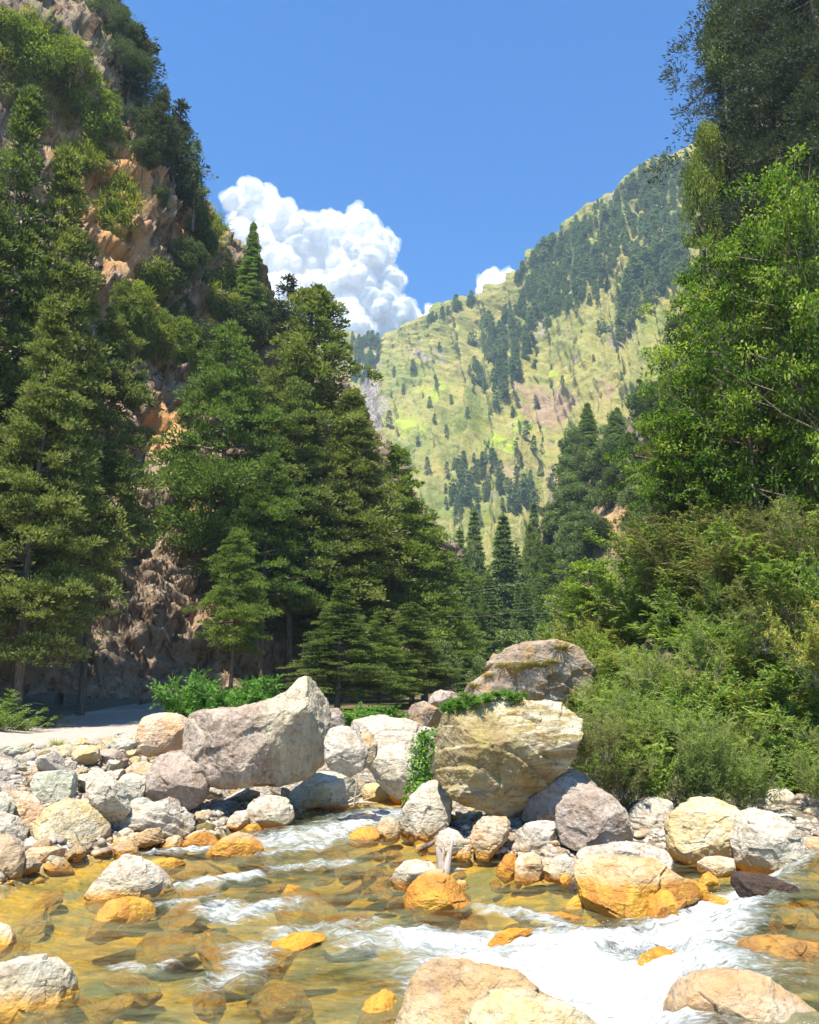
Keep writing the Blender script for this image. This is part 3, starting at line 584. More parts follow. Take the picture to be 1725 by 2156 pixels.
B(Z2([(1222,1195),(1240,1162),(1290,1150),(1350,1165),(1365,1190),(1310,1218),(1245,1218)]), 'orange', 'low orange stone left of the dark wet rock', zb=0.0, seed=73, sub=4)
B(Z2([(1212,1050),(1218,1012),(1250,992),(1310,985),(1362,990),(1368,1040),(1340,1065),(1250,1072)]), 'rose', 'orange streaked slab below the tall yellow cream boulder', zb=0.0, dr=0.8, seed=74, sub=5, cuts=6)
B(Z2([(1640,980),(1660,935),(1700,905),(1790,890),(1790,1010),(1700,1025)]), 'tan', 'brown orange rock at the right edge beside the whitish block', zb=0.1, seed=75, sub=5, cuts=6)
B(Z2([(1398,765),(1410,735),(1450,722),(1500,735),(1540,768),(1500,788),(1430,785)]), 'white', 'small white boulder under the bushes above the whitish block', Y=22.0, seed=76, sub=4)
B(Z2([(1498,725),(1530,702),(1585,698),(1618,720),(1615,762),(1580,785),(1540,770)]), 'pale', 'cream stone right of the small white boulder under the bushes', Y=21.8, seed=77, sub=4)
B(Z2([(1612,745),(1640,722),(1695,720),(1730,752),(1705,782),(1630,782)]), 'purple', 'shadow dappled grey stone under the bushes by the right edge', Y=21.5, seed=78, sub=4)
B(Z2([(1665,800),(1700,765),(1790,755),(1790,850),(1700,838)]), 'rose', 'brown pink rock cut by the right edge above the river', Y=20.5, seed=79, sub=5)
B(Z2([(1590,690),(1600,672),(1640,668),(1655,695),(1620,710)]), 'pale', 'small cream stone half hidden in the grass by the right edge', Y=22.6, seed=85, sub=4)
B(Z2([(-60,1700),(-25,1600),(0,1540),(50,1480),(130,1455),(250,1460),(380,1488),(460,1500),(540,1560),(640,1605),(700,1650),(700,1800),(-60,1850)]), 'pooltop', 'big tan boulder rising at the bottom centre of the picture', zb=-0.3, dr=0.85, seed=80, sub=6, cuts=5, Y=8.2)
B(Z2([(220,1720),(260,1640),(330,1588),(400,1570),(500,1580),(560,1600),(640,1612),(740,1650),(830,1705),(860,1860),(220,1860)]), 'yellow', 'cream boulder in front of the tan one at the bottom centre', zb=-0.3, dr=0.8, seed=81, sub=6, cuts=5, Y=7.2)
B(Z2([(1075,1720),(1090,1655),(1120,1600),(1170,1560),(1240,1520),(1340,1497),(1440,1492),(1530,1515),(1600,1560),(1670,1600),(1780,1660),(1780,1880),(1075,1880)]), 'tan', 'large tan boulder in the bottom right corner of the picture', zb=-0.2, dr=0.85, seed=82, sub=6, cuts=5, Y=8.3)
B(Z2([(1290,1500),(1330,1430),(1370,1385),(1430,1350),(1520,1332),(1640,1340),(1800,1345),(1800,1500),(1620,1530),(1500,1510),(1380,1505)]), 'pool', 'brown and orange wet shelf of rock behind the corner boulder at right', zb=0.1, dr=0.8, seed=83, sub=6, cuts=4, Y=10.2)
B(Z2([(1510,1290),(1540,1230),(1620,1200),(1700,1215),(1720,1270),(1640,1310),(1540,1320)]), 'sunk', 'orange rock under the raised pool at right', zb=0.1, dr=0.8, seed=84, sub=5, Y=12.8)
B(Z2([(312,1392),(325,1355),(360,1318),(420,1290),(500,1288),(545,1300),(480,1320),(420,1350),(390,1385),(340,1400)]), 'sunk', 'orange hump parting the white water left of the huge orange block', zb=-0.1, dr=0.7, seed=86, sub=5)
B(Z2([(950,1460),(985,1405),(1050,1372),(1120,1380),(1175,1405),(1200,1440),(1100,1490),(1000,1490)]), 'sunk', 'brown orange rock under the white spray of the cascade', zb=-0.1, dr=0.7, seed=87, sub=5, Y=11.0)
B(Z2([(645,1215),(668,1180),(700,1150),(725,1165),(735,1215),(700,1235)]), 'orange', 'small orange wedge at the left foot of the huge orange block', zb=-0.1, seed=88, sub=4)
B(Z2([(1215,1105),(1240,1060),(1265,1048),(1298,1075),(1302,1110),(1260,1122)]), 'orange', 'small pointed orange stone behind the dark wet rock', zb=0.0, Y=15.4, seed=89, sub=4)
B(Z2([(632,1085),(640,1062),(665,1060),(682,1080),(670,1105),(642,1105)]), 'orange', 'tiny red orange stone beside the white rock at the right waterline', zb=-0.02, seed=90, sub=3)
B(Z2([(670,1125),(675,1095),(705,1088),(712,1130),(695,1148)]), 'dark', 'small dark stone at the left foot of the huge orange block', zb=-0.05, seed=91, sub=3)
B(Z2([(110,930),(125,885),(165,865),(205,880),(245,925),(225,965),(150,975)]), 'white', 'pale cone shaped stone behind the driftwood', zb=0.05, seed=92, sub=4, cuts=6)
B(Z2([(185,980),(190,940),(215,925),(255,940),(262,985),(230,998)]), 'yellow', 'smooth yellow stone right of the driftwood', zb=-0.05, seed=93, sub=4)
B(Z2([(530,1240),(560,1222),(640,1218),(760,1240),(740,1262),(620,1262),(550,1258)]), 'sunk', 'flat amber rock awash behind the white water', zb=-0.05, seed=94, sub=4)
B(Z2([(20,960),(30,935),(60,930),(80,950),(70,975)]), 'orange', 'orange stone at the water left of the driftwood', zb=-0.05, seed=95, sub=4)
B(Z2([(1630,835),(1655,825),(1685,838),(1690,870),(1650,882),(1628,862)]), 'white', 'small round white stone above the brown orange rock at right', Y=19.0, seed=96, sub=4)

# rubble: copies of a dozen shaped stones
def stone_mesh(i, sub=4):
    rg = np.random.RandomState(500+i); V, F = ico(sub); Q = V*np.array([1, rg.uniform(.7, .95), rg.uniform(.5, .85)])
    for k in range(13):
        n = rg.normal(size=3); n /= np.linalg.norm(n); h = Q@n; lim = h.max()*rg.uniform(0.6, 0.88)
        Q = Q-n*(np.clip(h-lim, 0, None)*0.92)[:, None]
    nn = Q/np.linalg.norm(Q, axis=1)[:, None]
    return Q+nn*(0.10*facet(Q*1.6+i, i)+0.055*fbm(Q*1.5+i, 4, i)+0.03*fbm(Q*5, 3, i+3, ridged=True))[:, None], F
kinds = ['white', 'pale', 'tan', 'rose', 'yellow', 'green', 'purple', 'pale']
SM = {}
for i in range(12):
    V_, F_ = stone_mesh(i)
    for kd in kinds+['orange', 'sunk', 'dark']:
        if hash((i*7+len(kd)*3)) % 3 == 0 or i < 4: SM.setdefault(kd, []).append(mesh_np('stone', V_, F_, M[kd]))
for kd in kinds+['orange', 'sunk', 'dark']:
    if kd not in SM: SM[kd] = [mesh_np('stone', *stone_mesh(3), M[kd])]
rg = np.random.RandomState(77)
hol = [at_z(625, 1672, 0.1)[:2], at_z(1010, 1715, 0.1)[:2]]
def near_boulder(x, y, r):
    for bx, by, br in BOULDERS:
        if (bx-x)**2+(by-y)**2 < ((br*0.75+r*0.5))**2: return True
    return False
def stone(x, y, r, kd, label, group, sink=0.3, z=None, sq=1.0):
    me = SM[kd][rg.randint(len(SM[kd]))]
    o = bpy.data.objects.new('stone', me); COL.objects.link(o)
    z = ground_at(x, y) if z is None else z
    o.location = (x, y, z+r*(0.62-sink)); o.scale = (r*rg.uniform(.85, 1.25), r*rg.uniform(.85, 1.2), r*rg.uniform(.7, 1.0)*sq)
    o.rotation_euler = (rg.uniform(-.5, .5), rg.uniform(-.5, .5), rg.uniform(0, 6.3))
    tag(o, label, 'stone', group); return o
def scatter(n, poly, r0, r1, kds, label, group, sink=0.3, avoid=0.9, pw=2.2, zoff=None, gap=0.8):
    """poly: outline on the ground in picture units with z"""
    P = np.array([at_z(x, y, z)[:2] for x, y, z in poly]); lo, hi = P.min(0), P.max(0); done = []; k = 0
    while len(done) < n and k < n*60:
        k += 1; p = lo+rg.rand(2)*(hi-lo)
        if poly_sd(p[None], P)[0] > 0: continue
        r = r0+(r1-r0)*rg.rand()**pw
        if any((q[0]-p[0])**2+(q[1]-p[1])**2 < ((q[2]+r)*gap)**2 for q in done): continue
        if near_boulder(p[0], p[1], r*avoid): continue
        done.append((p[0], p[1], r)); stone(p[0], p[1], r, kds[rg.randint(len(kds))], label, group, sink)
    return done
g1 = 'loose stones heaped on the left bank'
scatter(150, [(-60, 1600, 1.2), (120, 1592, 1.2), (300, 1575, 1.1), (400, 1640, .8), (330, 1700, .5), (440, 1740, .1), (440, 1772, .05), (200, 1800, .05), (0, 1850, .05), (-200, 1850, .05)], 0.2, 0.72, kinds, 'pale stone of the loose rubble heaped between the road and the river at left', g1, pw=1.15, gap=.72, sink=.18)
g2 = 'small stones along the road edge'
scatter(36, [(-60, 1588, 1.3), (290, 1556, 1.3), (300, 1590, 1.1), (-60, 1618, 1.2)], 0.07, 0.26, ['white', 'pale', 'tan'], 'small pale stone along the river side edge of the dirt road', g2)
g3 = 'stones under the giant boulders'
scatter(24, [(440, 1650, .6), (600, 1650, .6), (800, 1650, .3), (835, 1690, .1), (640, 1708, .1), (440, 1750, .1)], 0.12, 0.5, ['tan', 'pale', 'mossy' if 'mossy' in SM else 'tan', 'green'], 'dim stone in the hollow below the largest striped boulder', g3)
g4 = 'stones along the right shore'
scatter(46, [(880, 1740, .1), (1000, 1700, .4), (1200, 1760, .4), (1420, 1800, .3), (1500, 1800, .2), (1440, 1830, .05), (1250, 1805, .05), (1160, 1845, 0), (1000, 1800, 0), (880, 1780, 0)], 0.08, 0.38, ['white', 'yellow', 'tan', 'orange', 'pale'], 'loose stone among the boulders along the right waterline', g4)
g5 = 'gravel bank stones by the right edge'
scatter(30, [(1540, 1700, .8), (1900, 1700, .8), (1900, 1790, .4), (1720, 1790, .3), (1680, 1760, .4)], 0.08, 0.30, ['white', 'pale', 'tan', 'rose'], 'small stone on the gravel bank above the water at the right edge', g5)
# stones under water
def sunk(n, poly, r0, r1, label, group, kd='sunk'):
    P = np.array([at_z(x, y, 0)[:2] for x, y in poly]); lo, hi = P.min(0), P.max(0); done = []; k = 0
    while len(done) < n and k < 6000:
        k += 1; p = lo+rg.rand(2)*(hi-lo)
        if poly_sd(p[None], P)[0] > 0: continue
        r = r0+(r1-r0)*rg.rand()**1.6
        if any((q[0]-p[0])**2+(q[1]-p[1])**2 < ((q[2]+r)*0.85)**2 for q in done): continue
        done.append((p[0], p[1], r)); s = stone(p[0], p[1], r, kd, label, group, z=water_at(*p)-r*0.50-rg.uniform(0.04, 0.18), sink=0.62+0.0, sq=0.7)
sunk(40, [(-80, 1880), (500, 1780), (860, 1760), (900, 1900), (700, 1960), (560, 2160), (-80, 2160)], 0.25, 1.0, 'algae coated stone lying under the clear water of the left shallows', 'submerged stones in the left shallows')
sunk(20, [(700, 1760), (1200, 1850), (1200, 1960), (900, 1960), (800, 1850)], 0.15, 0.5, 'amber stone lying under the still water before the right shore', 'submerged stones before the right shore')
sunk(12, [(1560, 1850), (1760, 1840), (1760, 2020), (1640, 2000)], 0.2, 0.5, 'amber stone lying under the raised pool at right', 'submerged stones in the raised pool')
scatter(14, [(600, 1712, 0), (835, 1690, 0), (800, 1712, 0), (560, 1790, 0), (440, 1790, 0), (560, 1735, 0)], 0.10, 0.28, ['orange'], 'small orange stone at the edge of the upper rapids', 'orange stones by the upper rapids', avoid=.5)

# fine gravel between the stones, one mass
def gravel(n, poly, r0, r1, mat, name, label, seed):
    g_ = np.random.RandomState(seed); P = np.array([at_z(x, y, z)[:2] for x, y, z in poly]); lo, hi = P.min(0), P.max(0)
    p = lo+g_.rand(n*3, 2)*(hi-lo); p = p[poly_sd(p, P) < 0][:n]; z, sd_ = g_height(p); k = (sd_ > -0.15) & (np.linalg.norm((p-hol[0])/np.array([2.2, 2.0]), axis=1) > 1) & (np.linalg.norm((p-hol[1])/np.array([1.4, 1.4]), axis=1) > 1); p = p[k]; z = z[k]; n = len(p)
    V0, F0 = ico(1); r = r0+(r1-r0)*g_.rand(n)**3
    V = V0[None]*(r[:, None]*g_.uniform(.75, 1.25, (n, 42)))[..., None]*np.stack([g_.uniform(.8, 1.4, n), g_.uniform(.8, 1.4, n), g_.uniform(.5, .9, n)], 1)[:, None]
    a = g_.rand(n)*6.28; c, s_ = np.cos(a)[:, None], np.sin(a)[:, None]
    V = np.stack([V[..., 0]*c-V[..., 1]*s_, V[..., 0]*s_+V[..., 1]*c, V[..., 2]], -1)+np.column_stack([p, z+r*.25])[:, None]
    F = (F0[None]+np.arange(n)[:, None, None]*42).reshape(-1, 3)
    tag(link(name, mesh_np(name, V.reshape(-1, 3), F, mat, smooth=True, attrs={'tone': np.repeat(g_.rand(n), 42)})), label, 'gravel', kind='stuff')
N = NT('pebble_mix'); tn_ = N.attr('tone'); pos = N.geo().outputs['Position']
pc = N.mix(tn_, (0.24, 0.20, 0.15), (0.50, 0.45, 0.37)); pc = N.mix(N.ramp(N.noise(pos, 1.7, 3), 0.5, 0.65), pc, N.mix(1.0, pc, (1.0, 0.80, 0.58), 'MULTIPLY'))
pz = N.n('SeparateXYZ', {0: pos}).outputs[2]; pc = N.mix(N.ramp(pz, 0.12, -0.02), pc, (0.50, 0.27, 0.05))
pmat = N.surf(N.prin(color=pc, rough=.8, normal=N.bump(N.noise(pos, 22, 5, 0.7), .5, .02), spec=.25))
gravel(5200, [(-120, 1600, 1.2), (300, 1560, 1.2), (430, 1640, .8), (620, 1655, .4), (835, 1680, .1), (560, 1735, .05), (300, 1790, 0), (0, 1862, 0), (-200, 1880, 0)], .03, .13, pmat, 'bank_gravel', 'fine pale gravel between the stones of the left bank', 3)
gravel(3600, [(850, 1700, .1), (1200, 1700, .4), (1500, 1690, .8), (1950, 1690, .9), (1950, 1800, .2), (1560, 1835, 0), (1200, 1850, 0), (880, 1790, 0)], .025, .13, pmat, 'shore_gravel', 'fine pale gravel along the right shore', 4)
# ------------------------------------------------------------------ lofted hillsides
def catmull(P, n):
    P = np.asarray(P, float); k = len(P); t = np.linspace(0, k-1, n); i = np.clip(t.astype(int), 0, k-2); f = (t-i)[:, None]
    g = lambda j: P[np.clip(j, 0, k-1)]
    p0, p1, p2, p3 = g(i-1), g(i), g(i+1), g(i+2)
    return 0.5*((2*p1)+(-p0+p2)*f+(2*p0-5*p1+4*p2-p3)*f*f+(-p0+3*p1-3*p2+p3)*f**3)
def loft(rows, nu, nv):
    C = np.stack([catmull(r, nu) for r in rows])          # k, nu, 3
    k = len(rows); out = np.stack([catmull(C[:, j], nv) for j in range(nu)])   # nu, nv, 3
    return out
def finish(G, disp, name, mat, attrs=None, kind='structure', smooth=True):
    nu, nv = G.shape[:2]
    du = np.gradient(G, axis=0); dv = np.gradient(G, axis=1); n = np.cross(du, dv); n /= np.linalg.norm(n, axis=2)[..., None]+1e-9
    toward = ((CAM-G)*n).sum(2).mean()
    if toward < 0: n = -n
    V = (G+n*disp.reshape(nu, nv)[..., None]).reshape(-1, 3)
    F = grid_faces(nu, nv)
    me = mesh_np(name, V, F, mat, attrs=attrs, smooth=smooth); o = link(name, me); tag(o, kind=kind)
    bv = BVHTree.FromPolygons(V.tolist(), F.tolist()); return V, bv
def hit(bvs, vx, vy):
    best = None
    for b in bvs:
        h = b.ray_cast(Vector(CAM), Vector(ray(vx, vy)))
        if h[0] is not None and (best is None or h[3] < best[3]): best = h
    return best
def A(*p): return [at(*q) for q in p]
def flat3(G, s, z=1.0): return G.reshape(-1, 3)*np.array([s, s, s*z])

def cliff_mat(name, rock1, rock2, oran, grass, dry, hz=1.0, sc_=1.0):
    N = NT(name); pos = N.geo().outputs['Position']; nrm = N.geo().outputs['Normal']
    og = N.attr('orange'); gr = N.attr('grassy')
    n1 = N.noise(pos, 0.12*sc_, 7, 0.62, 0.6); n2 = N.noise(pos, 0.55*sc_, 8, 0.68, 0.8); n3 = N.noise(N.mapping(pos, (1, 1, 0.35), (0.5, 0.3, 0)), 0.9*sc_, 8, 0.7, 1.0)
    c = N.mix(N.ramp(n2, 0.35, 0.65), rock1, rock2)
    c = N.mix(N.ramp(n3, 0.52, 0.40), c, N.mix(1.0, c, (0.45, 0.38, 0.33), 'MULTIPLY'))
    c = N.mix(N.math('MULTIPLY', og, N.ramp(N.math('ADD', n3, N.math('MULTIPLY', og, 0.25)), 0.42, 0.6)), c, oran)
    up = N.n('SeparateXYZ', {0: nrm}).outputs[2]
    gm = N.ramp(N.math('ADD', N.math('ADD', gr, N.math('MULTIPLY', up, 0.45)), N.math('MULTIPLY', N.math('SUBTRACT', n2, 0.5), 1.8)), 0.55, 0.85)
    g = N.mix(N.ramp(n1, 0.42, 0.6), grass, dry)
    c = N.mix(gm, c, g)
    return N.surf(N.prin(color=c, rough=0.95, normal=N.bump(N.math('ADD', n3, N.math('MULTIPLY', n2, 0.6)), 0.9, 0.7/sc_), spec=0.15))
def zone(V, blobs):
    px, py, _ = project(V); m = np.zeros(len(V))
    for x, y, rx, ry, s in blobs: m = np.maximum(m, s*np.exp(-(((px-x)/rx)**2+((py-y)/ry)**2)))
    return m

# -- left cliff
foot = A((-420, 1500, 38), (-100, 1475, 52), (180, 1470, 62), (330, 1478, 66), (470, 1470, 70), (600, 1466, 78), (760, 1462, 100), (950, 1452, 170))
low = A((-500, 1150, 42), (-150, 1150, 58), (110, 1150, 68), (300, 1100, 73), (440, 1120, 78), (560, 1180, 88), (720, 1250, 116), (950, 1380, 185))
mid = A((-520, 600, 56), (-120, 620, 72), (100, 640, 82), (240, 680, 88), (370, 800, 94), (560, 930, 106), (740, 1100, 135), (950, 1300, 195))
crest = A((-200, -700, 84), (60, -260, 98), (225, 30, 106), (300, 215, 110), (405, 420, 116), (545, 640, 128), (760, 930, 152), (955, 1230, 205))
back = [p+np.array([-45, 30, 12.0]) for p in crest]
G = loft([foot, low, mid, crest, back], 330, 300)
P = flat3(G, 1.0)
d = 4.5*fbm(P*0.045, 5, 71)+2.0*fbm(P*np.array([.11, .11, .07]), 5, 72, ridged=True)+0.7*fbm(P*0.45, 4, 73, ridged=True)+3.4*facet(P@np.array([[.8, -.3, .5], [.3, .95, 0], [-.5, .1, .85]])*np.array([.10, .10, .2]), 74)+1.3*facet(P@np.array([[.8, -.3, .5], [.3, .95, 0], [-.5, .1, .85]])*np.array([.3, .3, .75]), 75)+.4*facet(P*np.array([1.0, 1.0, 1.4]), 76)
d *= np.clip(np.linspace(0, 1, 300)*8, 0.35, 1)[None].repeat(330, 0).ravel()
og = zone(P, [(200, 430, 90, 120, 1.0), (215, 540, 55, 70, .9), (110, 300, 60, 60, .5), (370, 470, 60, 70, 1.0), (350, 890, 45, 70, 1.0), (415, 1090, 40, 60, .6), (420, 1290, 60, 60, .35), (190, 380, 50, 50, .6), (260, 590, 40, 50, .6)])
gr = zone(P, [(290, 660, 40, 110, .55), (360, 720, 60, 60, .7), (120, 180, 120, 150, .55), (470, 620, 70, 130, .45), (60, 60, 80, 90, .5), (250, 350, 50, 60, .2), (520, 760, 80, 90, .5)])
cm = cliff_mat('cliff_rock', (0.30, 0.22, 0.15), (0.48, 0.37, 0.26), (0.68, 0.36, 0.13), (0.22, 0.23, 0.045), (0.40, 0.32, 0.12))
CV, cliffB = finish(G, d, 'cliff', cm, {'orange': og, 'grassy': gr})

# -- slope on the right bank
foot = A((1130, 1560, 52), (1190, 1630, 34), (1250, 1685, 25), (1400, 1705, 22.5), (1560, 1690, 22.5), (1800, 1680, 21), (2300, 1700, 18))
mid = A((1120, 1480, 58), (1200, 1470, 42), (1330, 1410, 33), (1480, 1340, 30), (1650, 1250, 29), (1950, 1150, 28), (2500, 1000, 24))
crest = A((1130, 1425, 66), (1190, 1350, 56), (1320, 1180, 49), (1460, 960, 45), (1620, 760, 44), (2000, 350, 44), (2700, 100, 38))
back = [p+np.array([25, 8, 14.0]) for p in crest]
foot = [np.array([p[0], p[1], min(p[2], 0.35)-0.5]) for p in foot]
G = loft([foot, mid, crest, back], 180, 160)
P = flat3(G, 1.0)
d = 1.1*fbm(P*0.16, 5, 81)+0.35*fbm(P*0.7, 4, 82, ridged=True)
hm = cliff_mat('bank_soil', (0.17, 0.13, 0.085), (0.26, 0.20, 0.13), (0.4, 0.25, 0.1), (0.06, 0.075, 0.02), (0.14, 0.12, 0.05), sc_=2.5)
RV_, rightB = finish(G, d, 'hillside', hm, {'orange': np.zeros(len(P)), 'grassy': np.full(len(P), 0.25)})

# -- wooded valley side on the right, farther up
foot = A((1110, 1440, 230), (1200, 1440, 150), (1320, 1440, 100), (1500, 1430, 75), (1900, 1420, 60), (2600, 1420, 52))
low = A((1130, 1330, 240), (1220, 1250, 172), (1340, 1180, 132), (1500, 1080, 108), (1900, 900, 86), (2700, 700, 72))
crest = A((1150, 1240, 262), (1195, 1010, 245), (1300, 905, 230), (1400, 790, 205), (1465, 560, 170), (1530, 250, 150))
crest = A((1150, 1240, 262), (1195, 1010, 245), (1320, 900, 232), (1440, 700, 205), (1530, 330, 170), (1800, -400, 140))
back = [p+np.array([60, 25, 20.0]) for p in crest]
G = loft([foot, low, crest, back], 220, 180)
P = flat3(G, 1.0)
d = 5*fbm(P*0.03, 5, 91)+1.6*fbm(P*0.12, 4, 92, ridged=True)
vm = cliff_mat('valley_side_soil', (0.20, 0.16, 0.11), (0.34, 0.27, 0.19), (0.5, 0.33, 0.15), (0.07, 0.09, 0.025), (0.22, 0.18, 0.07), sc_=0.7)
og = zone(P, [(1300, 1110, 50, 60, 1.0), (1260, 1170, 30, 40, .8)])
VV_, valleyB = finish(G, d, 'valley_side', vm, {'orange': og, 'grassy': 0.25-0.4*og})

# -- far mountain
crest = A((640, 760, 1180), (735, 712, 1130), (800, 722, 1090), (850, 702, 1050), (905, 672, 1000), (960, 648, 960), (1025, 622, 920), (1088, 592, 880), (1120, 552, 850), (1180, 502, 820), (1235, 462, 800), (1290, 428, 780), (1335, 400, 765), (1400, 362, 750), (1450, 338, 735), (1600, 250, 700), (1900, 60, 650))
n_ = len(crest)
fx = np.linspace(620, 2000, n_)
foot = [at(x, 1430, Y) for x, Y in zip(np.linspace(600, 1900, n_), np.linspace(640, 300, n_))]
def lerp(a, b, t, lift=0, out=0): return [p*(1-t)+q*t+np.array([out, -out, lift]) for p, q in zip(a, b)]
G = loft([foot, lerp(foot, crest, .33, -12), lerp(foot, crest, .66, -18, 0), lerp(foot, crest, .88, -8), crest, [p+np.array([40, 160, -90.0]) for p in crest]], 520, 420)
P = flat3(G, 1.0)
uu = np.linspace(0, 1, 520)[:, None].repeat(420, 1); vv = np.linspace(0, 1, 420)[None].repeat(520, 0)
Q = np.column_stack([uu.ravel()*17+0.5*fbm(P*0.006, 3, 3), vv.ravel()*2.2, np.zeros(P.shape[0])])
gul = fbm(Q, 4, 101, ridged=True)
fade = np.clip((0.8-np.abs(vv.ravel()-0.8))/0.1, 0, 1)*sstep(-0.01, 0.14, np.abs(vv.ravel()-0.8))
d = (20*gul+15*fbm(P*np.array([.012, .012, .008]), 5, 102)+9*fbm(P*0.03, 5, 103, ridged=True)+2.2*fbm(P*0.15, 3, 104, ridged=True))*(0.04+0.96*fade)
px, py, _ = project(P)
wood_m = None
pink = zone(P, [(1170, 870, 75, 40, .9), (1120, 830, 60, 30, .5), (1290, 850, 40, 60, .5), (1060, 1000, 80, 30, .45), (960, 760, 60, 25, .35), (1190, 990, 40, 80, .5), (1240, 720, 60, 40, .3)])
rock = zone(P, [(790, 860, 45, 150, .9), (900, 750, 55, 22, .75), (1150, 690, 30, 40, .6), (1060, 985, 40, 14, .7), (1080, 900, 30, 20, .7), (1320, 720, 60, 45, .6), (1370, 620, 80, 50, .3), (1230, 780, 25, 18, .6), (1300, 430, 60, 30, .45), (1150, 860, 20, 10, .6), (1050, 1060, 60, 20, .6)])
lime = zone(P, [(1100, 900, 40, 22, .9), (1060, 940, 50, 18, .9), (920, 820, 60, 25, .7), (870, 900, 40, 30, .7), (1190, 800, 40, 30, .6), (1280, 520, 40, 25, .8), (990, 700, 60, 20, .5), (1180, 650, 25, 40, .5), (1200, 940, 30, 30, .6)])
N = NT('mountain_grass'); pos = N.geo().outputs['Position']; nrm = N.geo().outputs['Normal']
a1 = N.noise(pos, 0.012, 7, 0.62, 0.5); a2 = N.noise(N.mapping(pos, (1, 1, 0.5)), 0.05, 8, 0.68, 0.7); a3 = N.noise(pos, 0.22, 6, 0.7)
g = N.mix(N.ramp(a1, 0.32, 0.56), (0.20, 0.235, 0.04), (0.36, 0.31, 0.09))
g = N.mix(N.math('MULTIPLY', N.ramp(a2, 0.40, 0.55), 0.55), g, (0.20, 0.22, 0.075))
li = N.ramp(N.math('ADD', N.attr('lime'), N.math('MULTIPLY', N.math('SUBTRACT', a2, 0.5), 2.2)), 0.3, 0.75)
g = N.mix(li, g, (0.36, 0.42, 0.055))
pk = N.ramp(N.math('ADD', N.attr('pink'), N.math('MULTIPLY', N.math('SUBTRACT', a2, 0.45), 1.9)), 0.35, 0.7)
g = N.mix(N.math('MULTIPLY', pk, 0.9), g, (0.37, 0.25, 0.16))
rk = N.ramp(N.math('ADD', N.attr('rock'), N.math('MULTIPLY', N.math('SUBTRACT', a2, 0.5), 2.4)), 0.52, 0.72)
rc_ = N.mix(N.ramp(a3, 0.35, 0.65), (0.17, 0.135, 0.125), (0.44, 0.37, 0.31))
g = N.mix(rk, g, rc_)
spk = N.ramp(N.noise(pos, 0.25, 5, 0.8), 0.57, 0.66)
g = N.mix(N.math('MULTIPLY', spk, 0.65), g, (0.50, 0.45, 0.36))
bush = N.ramp(N.noise(pos, 0.09, 6, 0.75), 0.56, 0.64)
g = N.mix(N.math('MULTIPLY', bush, 0.75), g, (0.085, 0.11, 0.04))
mm = N.surf(N.prin(color=g, rough=1.0, normal=N.bump(N.math('ADD', a2, N.math('MULTIPLY', a3, 0.4)), 1.0, 6.0), spec=0.05))
MV, mountB = finish(G, d, 'mountain', mm, {'pink': pink, 'rock': rock, 'lime': lime})

